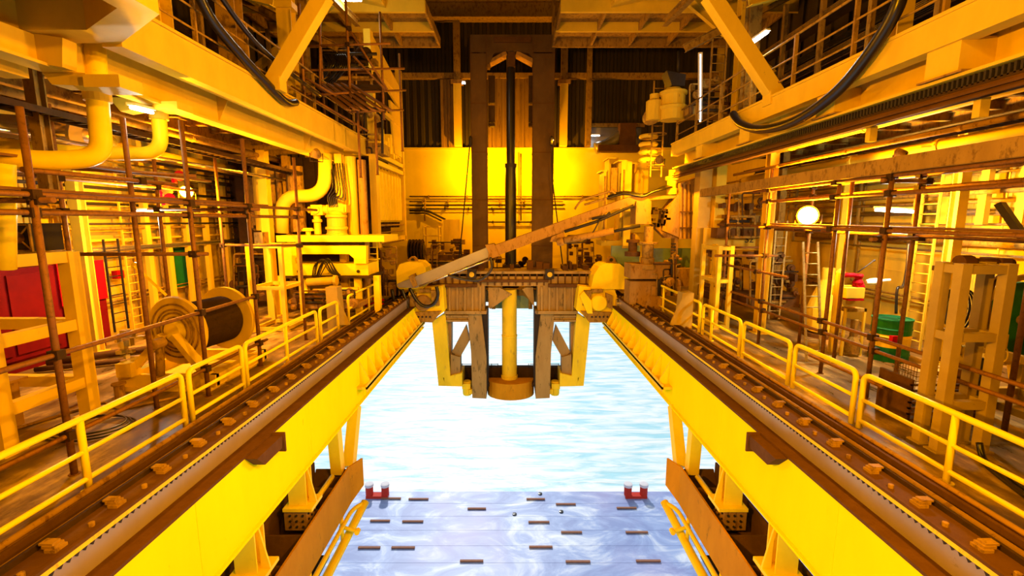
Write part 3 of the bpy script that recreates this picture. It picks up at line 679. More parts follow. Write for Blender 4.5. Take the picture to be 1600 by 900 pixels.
# toothed drag-chain rail under the right girder
t = thing('chain_rail', 'dark toothed chain rail slung below the right upper platform girder', 'rail', (7.6,10,6.0))
b = MB(); b.box(7.15,7.6,1,20.6,6.05,6.10); b.box(7.5,7.6,1,20.6,6.05,6.26); b.build('trough','rustd',t)
b = MB(); y = 1.2
while y < 20.4: b.box(7.15,7.2,y,y+.035,6.08,6.24); y += .085
b.build('chain','dark',t)
b = MB(); b.box(7.1,7.25,1,20.6,5.86,5.9); b.box(7.16,7.2,1,20.6,5.86,6.05); b.box(7.1,7.5,1,20.6,5.95,5.99); b.build('rail_beam','rust',t)
for i,y in enumerate((3.8,5.1,7.4,9.6)):
    b = MB(); b.box(7.3,7.45,y,y+.12,5.0 if i==1 else 5.6,5.9); b.build('hanger','cream',t)
# plain long beam on the right
b = MB(); b.ibeam((8.05,1,5.15),(8.05,19.5,5.15),.22,.32,.03); b.box(7.93,7.96,1,19.5,5.0,5.3)
tag(b.build('long_beam','creamd'), 'long brown-cream steel beam running along the right side below the chain rail', 'beam')
for y in (5.6,9.2,13.4): pass
# column under the right beam
def column(px, py, Y, wd, ztop, m, label, nm='column', cat='column', z0=0):
    p = W(px,py,Y); b = MB(); b.ibeam((p.x,Y,z0),(p.x,Y,ztop),wd,wd,.03,(0,1,0)); b.box(p.x-wd*.8,p.x+wd*.8,Y-wd*.8,Y+wd*.8,z0,z0+.03)
    return tag(b.build(nm,m), label, cat, 'steel columns')
column(1112,470,20,.42,7.0,'cream','cream steel column beside the rusty crane pedestal')
column(1187,500,16,.30,6.7,'cream','cream steel column behind the bright lamp on the right deck')
column(1300,500,17,.34,6.7,'cream','cream steel column right of the bright lamp')
column(1472,500,12.5,.26,6.7,'cream','cream steel column beside the wall ladder on the right')
column(1205,500,18.5,.25,6.7,'creamd','worn column left of the bright lamp')
column(428,480,19,.34,6.8,'cream','cream steel column at the left manifold, by the tall pipes')
column(540,440,20,.30,6.8,'cream','cream steel column right of the left wellhead valves')
column(148,520,13.6,.28,7.0,'cream','cream wall column between red cabinet and wall ladder')
column(462,470,20.5,.28,6.8,'creamd','narrow worn column behind the manifold pipes on the left')
column(110,520,9.5,.22,7.0,'creamd','cream hanger column above the red cabinet', z0=4.5)

# railings on the upper platforms
def up_rail(s, X, z0, y0, y1, n, label, h=1.3):
    t = thing('railing', label, 'railing', (s*X,(y0+y1)/2,z0), 'upper platform railings')
    for z in (z0+h, z0+h*.62, z0+h*.28):
        b = MB(); b.tube([(s*X,y0,z),(s*X,y1,z)],.032 if z==z0+h else .024,8); b.build('rail_bar','creamd',t)
    for k in range(n):
        y = y0+(y1-y0)*(k+.0)/(n-1); b = MB(); b.bar((s*X,y,z0),(s*X,y,z0+h),.09,.05,(0,1,0)); b.build('post','creamd',t)
up_rail(1,7.15,7.3,6.0,20.4,8,'long railing on the right upper platform edge')
up_rail(-1,6.8,7.7,6.5,20.5,8,'long railing on the left upper platform edge')

# diagonal struts
for p, q_, Y, Y2, lb in (((508,-8),(428,128),13.2,15.5,'leaning on the left upper platform edge'),((1108,-8),(1212,150),13.0,13.6,'leaning on the right upper platform edge')):
    b = MB(); a = W(*p,Y); c = W(*q_,Y); b.bar(a,c,.36,.36,(0,1,0)); b.bar(c+Vector((0,0,.1)),c-Vector((0,0,.25)),.5,.4)
    tag(b.build('diagonal_brace','cream'), 'thick square diagonal brace '+lb, 'brace', 'diagonal braces')
# big hoses
def hose(pts, r, label, m='black'):
    b = MB(); b.tube(spline([WX(*p,6.82 if p[0]>800 else -6.5) for p in pts],8),r,14); return tag(b.build('rubber_hose',m), label, 'hose')
hose([(1412,-30),(1398,20),(1352,92),(1300,150),(1240,190),(1190,202),(1158,194),(1145,178)],.115,'thick black hose drooping over the right platform girder')
hose([(300,-30),(330,30),(375,85),(405,118),(445,158),(462,160)],.11,'thick black hose drooping over the left platform girder')
hose([(335,-20),(385,50),(430,95),(500,150)],.06,'thin black hose beside the thick one at the upper left')

# ------------------------------------------------------------------ end platforms high up by the far wall
def end_platform(s, label):
    t = thing('high_platform', label, 'platform', (s*8,24,14.3), 'high platforms by the far wall')
    if s < 0: xa, xb = -14, W(688,69,27).x
    else: xa, xb = W(863,65,27).x, 14
    z = W(690,69,27).z
    b = MB(); b.box(xa,xb,22.6,27.2,z+.3,z+.36); b.build('deck_plate','creamd',t)
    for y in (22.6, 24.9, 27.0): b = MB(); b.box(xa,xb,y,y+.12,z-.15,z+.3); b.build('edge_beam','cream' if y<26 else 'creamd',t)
    n = 6
    for k in range(n):
        x = (xb-.12 if s<0 else xa)-s*0+ (k*2.1*s); b = MB(); b.box(x,x+.12,22.7,27,z-.1,z+.3); b.build('joist','creamd',t)
    b = MB(); b.box(xa,xb,22.45,22.6,z-.25,z+.75); b.build('front_fascia','cream',t)
    for k in range(9):
        x = (xb-.1 if s<0 else xa)+k*1.25*s; b = MB(); b.bar((x,22.5,z+.5),(x,22.5,z+2.6),.09,.09,(0,1,0)); b.build('post','cream',t)
    for zz_ in (1.1,1.6,2.2,2.6): b = MB(); b.tube([(xa,22.5,z+zz_),(xb,22.5,z+zz_)],.035,6); b.build('rail_bar','creamd',t)
    # stiffened haunch
    x0 = W(600,40,22).x if s<0 else W(957,40,22).x
    b = MB(); b.prism([(x0,22.4,z+.6),(x0,22.4,z-.1),(x0+s*1.5,22.4,z+.2),(x0+s*5.5,22.4,z+.2),(x0+s*5.5,22.4,z+.9)],(0,-.9,0)); b.build('haunch','cream',t)
end_platform(-1,'high cream platform with joists at the top left of the far wall')
end_platform(1,'high cream platform with joists at the top right of the far wall')
# long roof beam behind
b = MB(); z = W(760,20,32).z; b.ibeam((-9,31.6,z),(14,31.6,z),.5,1.0,.05)
b.box(W(862,40,31.6).x, W(867,40,31.6).x, 31.3,31.6, 9,19)
struct('trim_3', b, 'creamd')

# wall posts
for px, wd, lb in ((716,.5,'left of the guide tower'),(880,.5,'just right of the guide tower'),(918.5,.36,'second right of the guide tower')):
    p = W(px,235,YB-.8); t = thing('wall_post','vertical cream post on the far wall '+lb,'post',(p.x,YB-.8,9.05),'posts on the far wall')
    zt = 20; zm = W(px,129,YB-.8).z
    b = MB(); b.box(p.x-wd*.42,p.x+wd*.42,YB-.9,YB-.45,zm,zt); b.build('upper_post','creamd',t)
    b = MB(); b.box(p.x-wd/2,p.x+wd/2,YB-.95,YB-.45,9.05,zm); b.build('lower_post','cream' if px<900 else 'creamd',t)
    if px < 900:
        b = MB(); b.box(p.x-.4,p.x+.4,YB-1.0,YB-.4,zm-.1,zm+.15)
        for k in range(5): b.lathe((p.x-.32+.16*k,YB-.8,zm+.15),(0,0,1),[(0,.05),(.1,.05)],6)
        b.build('bolted_collar','rustl',t)
# rusty sheets between the posts, orange lamp glow put into their colour
b = MB(); corrugate(b, W(763,235,32.6).x, W(835,235,32.6).x, 9.05, W(800,120,32.6).z, 32.6, .6, .1)
tag(b.build('lit_rusty_sheet','corrl'), 'rust-streaked corrugated sheet tinted with orange light behind the black cylinder', 'sheet','lit rusty sheets on the far wall')
b = MB(); corrugate(b, W(690,235,32.6).x, W(712,235,32.6).x, 9.05, W(800,124,32.6).z, 32.6, .5, .1)
tag(b.build('lit_rusty_sheet','corrl'), 'rust-streaked narrow corrugated sheet tinted with orange light left of the left wall post', 'sheet','lit rusty sheets on the far wall')
# pipes on the lower far wall
for py, r, x0, x1 in ((307,.05,640,1000),(315,.045,640,880),(321,.045,640,880),(326,.03,640,860),(347,.05,740,860)):
    a = W(x0,py,YB-.25); c = W(x1,py,YB-.25); b = MB(); b.tube([a,c],r,8)
    for k in range(6): x = a.x+(c.x-a.x)*(k+.5)/6; b.box(x-.03,x+.03,YB-.3,YB-.05,a.z-.1,a.z+.1)
    tag(b.build('wall_pipe','dark' if py>318 else 'creamd'), 'thin horizontal pipe on the lower far wall, '+{307:'topmost and longest',315:'second from the top',321:'third from the top',326:'thinnest, fourth from the top',347:'low behind the tower columns'}[py], 'pipe','pipes on the far wall')
b = MB(); b.tube(fillet([W(640,329,YB-.3),W(668,329,YB-.3),W(696,343,YB-.3)],.3),.07,8); b.tube(fillet([W(640,333,YB-.3),W(666,333,YB-.3),W(690,345,YB-.3)],.3),.05,8)
tag(b.build('bent_pipe','dark'), 'dark pair of bent pipes sloping down on the far wall', 'pipe')
b = MB(); b.tube([W(664,310,YB-.3),W(664,345,YB-.3)],.05,8); b.tube([W(814,240,YB-.2),W(814,345,YB-.2)],.05,8)
tag(b.build('riser_pipe','creamd'), 'thin vertical pipes on the lower far wall', 'pipe')
# equipment in the wall opening
b = MB(); p = W(985,235,YB-1.2); b.tube(fillet([W(930,232,YB-1),W(950,226,YB-1),W(985,200,YB-1),W(990,236,YB-1)],.5),.38,12); b.build
tag(b.build('duct','steel'), 'bent grey duct in the lit opening of the far wall', 'duct')
b = MB(); b.fr(968,994,192,232,YB-1.6,YB-.9); b.fr(935,1000,226,236,YB-1.7,YB-.9); tag(b.build('junction_machine','rust'), 'rusty machine beside the duct on the far wall', 'machine')

# ================================================================== LAMPS IN VIEW AND ADDED WALL LAMPS
def flood(loc, aim, power, label, glow='glow', sz=.17, real=True, spot=None, color=SOD):
    loc = Vector(loc); d = (Vector(aim)-loc).normalized()
    t = thing('floodlight', label, 'lamp', loc)
    b = MB(); b.lathe(loc-d*sz*1.6, d, [(0,sz*.45),(sz*.5,sz*.8),(sz*1.3,sz*1.15),(sz*1.55,sz*1.15)],16); b.build('housing','creamd',t)
    b = MB(); b.lathe(loc-d*sz*.05, d, [(0,sz*1.0),(sz*.12,sz*.96)],16); b.build('lens',glow,t)
    b = MB(); u = Vector((0,0,1)).cross(d).normalized()*sz*1.3; c = loc-d*sz*.6
    b.tube([c-u,c-u+Vector((0,0,-sz*1.8)),c+u+Vector((0,0,-sz*1.8)),c+u],sz*.12,6); b.build('bracket','rustd',t)
    if real:
        l = lamp(loc+d*.25, power, color, .06, spot, aim); l.parent = t; l.location = d*.25
    return t
def fluo(a, c, power, label, m='tube', color=(1,.95,.82), r=.035):
    a = Vector(a); c = Vector(c); t = thing('fluorescent_lamp', label, 'lamp', (a+c)/2, 'fluorescent lamps')
    b = MB(); b.tube([a,c],r,8); b.build('tube',m,t)
    b = MB(); b.bar(a+Vector((0,0,r*2)),c+Vector((0,0,r*2)),.16,.05); b.build('casing','white',t)
    if power:
        l = lamp((a+c)/2-Vector((0,0,.15)), power, color, .15); l.parent = t; l.location = (0,0,-.15)
flood(W(1262,337,13.6), W(1150,420,8), 4200, 'dazzling round floodlight on the right deck scaffold', sz=.25)
flood(W(291,300,14.5), W(230,420,10), 2200, 'small lit floodlight beside the red horn on the left', sz=.17)
flood((W(748,268,30.9).x,30.9,W(720,262,31).z), (-5,31.2,7), 1500, 'floodlight hidden behind the left tower column lighting the far plate wall', 'glowsm', .15)
flood((W(850,268,30.9).x,30.9,W(870,266,31).z), (5,31.2,7), 1500, 'floodlight hidden behind the right tower column lighting the far plate wall', 'glowsm', .15)
flood(W(863,219,27), W(863,300,20), 25, 'tiny lamp high on the right tower column', 'glowsm', .07)
flood((-6.9,16.6,6.3), (-9,20.5,3), 1500, 'floodlight under the left platform end lighting the manifold', 'glowsm', .16, spot=125)
flood((6.2,19.6,6.5), (8,25,3), 1500, 'floodlight over the crane pedestal', 'glowsm', .16, spot=140)
flood((-9.7,17.5,6.2), (-14,16,2), 900, 'added floodlight under the left platform brightening the left wall', 'glowsm', .14, spot=140)  # made-up lamp that lifts the dim left wall
flood((10.4,12.5,5.7), (14,13,2), 1100, 'added floodlight under the right platform brightening the right wall', 'glowsm', .14, spot=140)  # made-up lamp that lifts the dim right wall
fluo(W(208,331,12.6), W(241,331,13.2), 350, 'white fluorescent lamp under the left scaffold boards')
fluo(W(1368,328,13), W(1430,331,12), 700, 'white fluorescent lamp behind the right scaffold poles')
fluo(W(1172,70,14), W(1200,50,13.4), 60, 'white fluorescent lamp above the right railing')
fluo(W(205,168,9.4), W(238,176,10.4), 30, 'white fluorescent lamp under the left platform bracket')
fluo(W(1094,85,19), W(1094,190,19), 0, 'bluish white upright tube behind the right railing', 'day')
fluo(W(924,212,YB-.9), W(937,212,YB-.9), 12, 'bluish white lamp in the far wall opening', 'day')
fluo(W(1106,135,22), W(1119,135,22), 0, 'short bluish lamp left of the window behind the right railing', 'day')
fluo(W(722,130,31), W(727,130,31), 0, 'tiny bluish lamp beside the left wall post collar', 'day', r=.06)
fluo(W(528,1,19), W(565,1,19), 120, 'white lamp at the top edge above the high left platform')
fluo(W(1375,303,13.4), W(1395,303,13.1), 0, 'small pale lamp above the right fluorescent lamp')

# ================================================================== SIDE WALL SERVICES
def pipe_bundle(s, specs, label):
    t = thing('pipe_bundle', label, 'pipes', (s*13.6,15,4.4))
    for z, X, r, m, ya, yb in specs:
        b = MB(); b.tube([(s*X,ya,z),(s*X,yb,z)],r,8); b.build('pipe',m,t)
    for y in range(2,32,4):
        b = MB(); b.bar((s*13.55,y,3.0),(s*13.55,y,6.6),.08,.08,(0,1,0)); b.build('bracket','creamd',t)
rs = random.Random(11)
for s, lb in ((-1,'pipes running along the left wall under the platform'),(1,'pipes running along the right wall under the platform')):
    sp = []
    for z in (3.05,3.35,3.75,3.9,4.25,4.55,4.8,5.05,5.35,5.65,5.9,6.15,6.4):
        sp.append((z, rs.uniform(13.1,13.8), rs.choice((.035,.05,.07,.11)), rs.choice(('creamd','cream','rustl','chrome','dark')), -1, rs.choice((22,28,32))))
    pipe_bundle(s, sp, lb)
def conduits(s, ys, label):
    t = thing('conduits', label, 'pipes', (s*13.9,15,0))
    for i, y in enumerate(ys):
        X = 13.8; z0 = rs.uniform(.2,1.6); z1 = rs.uniform(3.6,6.8)
        b = MB(); b.tube([(s*X,y,z0),(s*X,y,z1)],rs.choice((.025,.035,.05)),6)
        if i % 2: b.box(*sx(s,X-.12,X+.05),y-.09,y+.09,z0-.25,z0+.1); b.lathe((s*(X-.1),y,z0+.6),(-s,0,0),[(0,.1),(.05,.12),(.1,.04)],8)
        b.build('conduit',rs.choice(('cream','creamd','rustl','dark')),t)
    for z in (1.25,1.4):
        b = MB(); b.tube([(s*13.75,3,z),(s*13.75,30,z)],.04,6); b.build('low_pipe','creamd',t)
conduits(-1,[13.2,14.7,16.6,17.2,17.9,18.3,19.1,19.8,20.6,21.5,22.7,24,26],'thin upright conduits with small valves on the left wall')
conduits(1,[8.6,9.6,11.2,12.9,14.4,15.6,17.0,18.1,19.5,21,23],'thin upright conduits on the right wall')
def ladder(p, wv, z0, z1, label, m='cream', cage=False, rung=.3, lean=(0,0), r=.03):
    p = Vector((p[0],p[1],0)); wv = Vector(wv); t = thing('ladder', label, 'ladder', (p.x,p.y,z0), None)
    ln = Vector((lean[0],lean[1],0))
    for k in (0,1):
        b = MB(); a = p+wv*k+Vector((0,0,z0)); b.bar(a,a+ln+Vector((0,0,z1-z0)),.06,.04,(0,1,0)); b.build('stile',m,t)
    n = int((z1-z0)/rung)
    for i in range(1,n):
        b = MB(); a = p+Vector((0,0,z0))+(ln+Vector((0,0,z1-z0)))*i/n; b.tube([a,a+wv],.018,6); b.build('rung',m,t)
    if cage:
        c = p+wv*.5
        for i in range(int((z1-z0)/.7)):
            z = z0+.5+i*.7; b = MB(); b.tube([c+Vector((math.cos(a)*.4,math.sin(a)*.4,z)) for a in [k*2*PI/10 for k in range(10)]],.02,5,True); b.build('cage_hoop',m,t)
    return t
ladder((-13.3,14.9),(0,.55,0),.3,3.4,'dark ladder standing against the left wall by the column','dark')
ladder((-13.5,15.9),(0,.5,0),0,6.6,'cream ladder fixed to the left wall')
ladder((12.6,13.6),(0,.6,0),0,6.0,'wide cream ladder on the right wall beside the oil drum',r=.05)
pL = W(1262,545,12.6); ladder((pL.x,12.6),(.42,0,0),0,3.4,'thin metal ladder standing free on the right deck','polel',lean=(-.1,.5))
pL = W(1203,470,17); ladder((pL.x,17),(.4,0,0),0.3,4,'worn ladder left of the bright lamp','polel')
pL = W(1110,120,18.5); ladder((pL.x,18.5),(.55,0,0),7.2,11.2,'upright ladder behind the right railing','creamd')
pL = W(1017,250,21.5); ladder((pL.x,21.5),(.5,0,0),6.0,10.2,'ladder beside the cream tank at the end of the right platform','creamd',True)
pL = W(571,440,20.5); ladder((pL.x,20.5),(.6,0,0),1.1,3.1,'short caged ladder right of the yellow manifold skid','yellow',True,.28)
# cream post grille on left wall
t = thing('post_grille', 'row of tall cream flat posts against the left wall behind the ladder', 'posts', (-13.4,17,0))
for y in (14.2,16.9,17.9,19.0,20.2,21.6): b = MB(); b.bar((-13.45,y,0),(-13.45,y,7.0),.16,.22,(0,1,0)); b.build('post','cream',t)
t = thing('post_grille', 'row of tall cream flat posts high on the right wall behind the scaffold', 'posts', (13.4,12,3.8))
for y in (11.2,12.1,13.1,14.2,15.2): b = MB(); b.bar((13.4,y,3.9),(13.4,y,7.0),.16,.22,(0,1,0)); b.build('post','cream',t)

# ================================================================== LEFT DECK
t = thing('red_cabinet', 'large red steel cabinet against the left wall', 'cabinet', (-13.4,12.4,0))
b = MB(); b.box(-13.96,-13.0,10.2,14.4,.35,2.75); b.box(-13.9,-13.1,10.3,14.3,0,.35); b.build('body','redd',t)
b = MB(); b.box(-13.0,-12.93,12.9,14.4,1.55,2.78); d_ = b.build('door','red',t); d_['label'] = 'bright red upper door'
b = MB(); b.box(-13.0,-12.95,12.95,14.35,.3,1.5); b.build('door','redd',t)
for y in (10.3,11.6): b = MB(); b.box(-13.0,-12.96,y,y+1.2,.5,2.6); b.build('door','redd',t)
b = MB(); b.tube([(-12.9,13.2,1.9),(-12.9,13.5,1.9)],.02,6); b.build('handle','dark',d_)
# frame rack near camera, left
def frame_rack(name, label, cat, xs, ys, zs, zt, wd, m, braces=()):
    t = thing(name, label, cat, ((xs[0]+xs[-1])/2,(ys[0]+ys[-1])/2,0))
    for x in xs:
        for y in ys: b = MB(); b.bar((x,y,0),(x,y,zt),wd,wd,(0,1,0)); b.box(x-wd*.8,x+wd*.8,y-wd*.8,y+wd*.8,0,.03); b.build('post',m,t)
    for z in zs:
        for x in (xs[0],xs[-1]): b = MB(); b.bar((x,ys[0],z),(x,ys[-1],z),wd*.75,wd*.9); b.build('rail',m,t)
        for y in (ys[0],ys[-1]): b = MB(); b.bar((xs[0],y,z),(xs[-1],y,z),wd*.75,wd*.9); b.build('rail',m,t)
    for p,q_ in braces: b = MB(); b.bar(p,q_,wd*.5,wd*.5); b.build('brace',m,t)
    return t
frame_rack('steel_frame','heavy cream open steel frame at the left edge of the picture','frame',(-10.6,-8.75),(7.4,9.0),(.75,1.95,3.3),3.4,.24,'cream')
t = thing('motor_box', 'dark boxy motor with round hub on top of the cream frame at the left edge', 'motor', (-9.9,9,3.42))
b = MB(); b.box(-10.6,-9.1,8.7,9.3,3.42,3.95); b.build('casing','dark',t)
a = Vector((-9.35,8.7,3.68)); b = MB()
for x0,x1,z0,z1 in ((-.25,.25,.23,.26),(-.25,.25,-.26,-.23),(-.26,-.23,-.26,.26),(.23,.26,-.26,.26)): b.box(a.x+x0,a.x+x1,8.66,8.70,a.z+z0,a.z+z1)
for k in range(4): an = PI/4+k*PI/2; b.bar(a+Vector((0,-.02,0)),a+Vector((math.cos(an)*.3,-.02,math.sin(an)*.3)),.02,.02)
b.build('guard','creamd',t)
b = MB(); b.lathe((a.x,8.7,a.z),(0,-1,0),[(0,.11),(.12,.11),(.14,.08)],16); b.build('hub','rust',t)
frame_rack('steel_frame','cream open stand with two tiers in front of the left manifold','frame',(-9.35,-8.2),(16.2,17.6),(.1,1.6,3.1),3.2,.14,'cream')
b = MB(); b.box(-9.1,-8.8,16.2,16.6,3.2,3.6); tag(b.build('control_box','creamd'),'worn box on top of the two-tier cream stand','box')
b = MB(); b.box(-10.3,-9.7,7.9,8.6,.0,.9); b.box(-10.4,-9.6,7.8,8.7,.9,.95); tag(b.build('crate','rustl'),'rusty crate under the cream frame at the left edge','crate')
# winch
t = thing('winch', 'large cream winch with flanged rope drum on the left deck', 'winch', (-8.2,11.3,0))
o = Vector((-8.15,10.8,1.35)); ax = Vector((.18,1,0)).normalized()
def disc(p, prof, m, nm, par=None, n=36): b = MB(); b.lathe(p, ax, prof, n); return b.build(nm, m, par or t)
f1 = disc(o,[(0,.30),(.0,.82),(.05,.85),(.10,.82),(.10,.2)],'cream','near_flange')
for r in (.34,.45,.53,.66): 
    b = MB(); c = o-ax*.01; u = Vector((0,0,1)); v = ax.cross(u); b.tube([c+(u*math.cos(k*PI/18)+v*math.sin(k*PI/18))*r for k in range(36)],.022,6,True); b.build('flange_ring','creamd',f1)
disc(o-ax*.12,[(0,.22),(.05,.27),(.14,.30)],'yellow','hub')
b = MB(); b.lathe(o+Vector((.38,-.04,.28)),-ax,[(0,.13),(.02,.13)],14); b.build('flange_hole','dark',f1)
prof = [(.1,.58)]
for k in range(20): prof += [(.12+k*.068,.58),(.15+k*.068,.62)]
prof += [(1.5,.58)]; disc(o,prof,'rustd','rope_drum')['label'] = 'dark rope wound on the drum'
disc(o,[(1.5,.2),(1.5,.86),(1.6,.86),(1.6,.2)],'cream','far_flange')
b = MB(); b.box(-9.3,-7.0,10.35,10.5,.1,.38); b.box(-9.3,-7.0,12.5,12.65,.1,.38); b.box(-9.3,-9.1,10.4,12.6,.1,.38); b.box(-7.2,-7.0,10.4,12.6,.1,.38); b.box(-9.2,-7.1,10.3,12.7,0,.1); b.build('base_frame','cream',t)
for dx in (-.95,.95): b = MB(); b.bar((o.x+dx,10.42,.35),(o.x+dx*.15,10.55,1.3),.22,.14); b.build('stand_leg','cream',t); 
b = MB(); b.lathe((o.x-.0,10.35,1.2),(0,-1,0),[(0,.12),(.3,.12),(.32,.08)],12); b.tube([(o.x-.1,10.4,1.15),(o.x-.1,10.3,.4)],.09,10); b.build('motor','creamd',t)
rs2 = random.Random(4)
for k in range(12): b = MB(); x = rs2.uniform(-9.3,-8.8); z = rs2.uniform(.6,1.35); y = rs2.uniform(10.2,10.5); b.box(x,x+rs2.uniform(.05,.2),y,y+.12,z,z+rs2.uniform(.06,.2)); b.build('valve','chrome',t)
b = MB(); b.box(-9.2,-8.85,10.2,10.5,.38,.7); b.build('valve_stand','cream',t)
b = MB(); b.bar((-8.9,11.6,2.1),(-9.3,11.2,2.9),.06,.06); b.lathe((-9.3,11.2,2.9),(0,1,0),[(0,.09),(.05,.09)],10); b.build('lever','yellow',t)
# coil of cable on the left deck
c = W(158,622,8.6); b = MB()
for k in range(3): b.tube([(c.x+math.cos(a)*(.75-.08*k),8.3+math.sin(a)*(.55-.05*k),.04+.035*k) for a in [j*PI/12 for j in range(24)]],.018,6,True)
tag(b.build('cable_coil','black'),'thin black cable lying in a loop on the left deck','cable')
b = MB(); b.tube([(-9.6,8.2,.03),(-9.0,9.6,.03),(-8.3,9.2,.03),(-7.6,9.9,.03)],.03,6); b.lathe((-8.9,9.9,0),(0,0,1),[(0,.1),(.3,.1),(.32,.14),(.36,.14)],12)
tag(b.build('deck_bollard','rustl'),'short rusty pipe stub with hose on the left deck beside the winch','pipe')
b = MB(); b.tube([(-12.9,12.2,.12),(-10.6,13.9,.12)],.1,8); b.tube([(-12.6,11.6,.1),(-10.9,12.4,.1)],.07,8); tag(b.build('loose_pipe','rust'),'rusty pipes lying on the deck below the red cabinet','pipe')
# wall panel green
b = MB(); a = WX(271,450,-13.75); c = WX(308,408,-13.75); b.box(-13.95,-13.75,a.y,c.y,a.z,a.z+1.6); b.box(-13.75,-13.72,a.y+.1,c.y-.1,a.z+.1,a.z+1.5)
tag(b.build('wall_panel','green'),'dark green panel on the left wall behind the winch','panel')
b = MB(); a = WX(187,432,-13.6); b.box(-13.8,-13.6,a.y-.08,a.y+.2,a.z-.08,a.z+.2); tag(b.build('call_point','red'),'small red box on the left wall','box')
for px,py,Y,lb in ((256,298,14.2,'big red horn'),(260,310,14.0,'lower red horn'),(275,275,14.0,'smaller red horn')):
    c = W(px,py,Y); b = MB(); b.lathe(c,(.8,-.5,0),[(-.15,.06),(0,.08),(.12,.11),(.22,.15),(.24,.15)],14); b.box(c.x-.12,c.x-.02,c.y-.05,c.y+.05,c.z-.2,c.z)
    tag(b.build('alarm_horn','red'),lb+' on the left scaffold beside the small floodlight','horn','red horns')

# big cream pipes from upper left
for pts, r, lb in (([W(147,60,8.9),W(152,150,8.9),W(160,245,8.9),W(90,252,8.5),W(-30,245,8.0)],.17,'thick pale yellow pipe dropping from the platform and bending left, nearer one'),
                   ([W(243,110,11),W(248,180,11),W(253,240,11),W(180,240,10.8),W(100,238,10.4),W(-30,222,10)],.15,'thick pale yellow pipe dropping from the platform and bending left, farther one')):
    t = thing('riser_pipe', lb, 'pipe', pts[1]); b = MB(); b.tube(fillet(pts,.5,8),r,18); b.build('pipe','yellow',t)
    for j,f_ in ((1,.0),):
        b = MB(); c = pts[1]; b.lathe(c,(0,0,1),[(-.1,r*1.25),(.06,r*1.25)],18); b.build('collar','cream',t)
p0 = W(8,330,7.6); b = MB(); b.tube([W(4,255,7.7),W(6,420,7.7)],.16,14); tag(b.build('riser_pipe','yellow'),'pale yellow vertical pipe at the very left edge','pipe')
b = MB(); b.tube(fillet([W(-20,200,11.5),W(60,205,11.8),W(135,212,12.2),W(160,225,13.5)],.6),.36,18)
for x in (20,75,120): c = W(x,203+x*.08,11.9); b.lathe(c,(1,.15,-.05),[(0,.38),(.08,.38)],18)
tag(b.build('insulated_duct','chrome'),'shiny metal-clad horizontal duct at the left under the platform','duct')
def cable_tray(pts, wd, label, m='rustd'):
    t = thing('cable_tray', label, 'tray', pts[0]); a, c = Vector(pts[0]), Vector(pts[1]); d = (c-a); n = int(d.length/.3); sd = d.normalized().cross(Vector((0,0,1))).normalized()*wd/2
    b = MB(); b.bar(a-sd,c-sd,.03,.12); b.bar(a+sd,c+sd,.03,.12)
    for k in range(n): p = a+d*k/n; b.bar(p-sd,p+sd,.05,.02)
    b.build('tray',m,t); b = MB()
    for k in range(5): b.tube([a+sd*(.7-.35*k)+Vector((0,0,.05)),c+sd*(.7-.35*k)+Vector((0,0,.05))],.03,6)
    b.build('cables','black',t)
cable_tray(((-9.2,4,6.15),(-9.2,20,6.0)),.5,'perforated cable tray under the left platform')
cable_tray(((-11.5,2,5.9),(-11.5,24,5.9)),.6,'dark cable tray deeper under the left platform')
cable_tray(((10.2,4,6.05),(10.2,20,6.05)),.5,'dark cable tray under the right platform')

# ------------------------------------------------------------------ scaffolds
def scaffold(label, poles, ledgers, boards, m='pole', blabel=''):
    t = thing('scaffold', label, 'scaffold', (poles[0][0],poles[0][1],poles[0][2]))
    for x,y,z0,z1 in poles:
        b = MB(); b.tube([(x,y,z0),(x,y,z1)],.048,10); s_ = b.build('standard',m,t)
        b = MB(); b.lathe((x,y,z0),(0,0,1),[(0,.08),(.015,.08)],8); b.build('foot',m,s_)
    for a,c in ledgers:
        b = MB(); b.tube([a,c],.042,8); b.build('ledger',m,t)
    for a,c in ledgers:
        a = Vector(a); c = Vector(c)
        for x,y,z0,z1 in poles:
            d = c-a
            if d.length < .1: continue
            k = max(0,min(1,((Vector((x,y,0))-Vector((a.x,a.y,0))).dot(Vector((d.x,d.y,0))))/max(1e-6,(d.x**2+d.y**2)))); p = a+d*k
            if abs(p.x-x)+abs(p.y-y) < .25 and z0 < p.z < z1:
                b = MB(); b.box(p.x-.08,p.x+.08,p.y-.07,p.y+.07,p.z-.07,p.z+.07); b.tube([p+Vector((0,-.13,0)),p+Vector((0,.13,0))],.02,6); b.build('coupler','rustd',t)
    for i,(p,q_,wd) in enumerate(boards):
        b = MB(); b.bar(p,q_,wd,.045); o = b.build('scaffold_board','wood')
        tag(o, blabel % ORD[i], 'board', 'scaffold boards '+str(label.split()[-1]))
    return t
ORD = ['first from the middle of the deck','second from the middle of the deck','third from the middle of the deck','fourth from the middle of the deck','fifth from the middle of the deck','sixth from the middle of the deck']
xl = -6.95; xo = -9.6
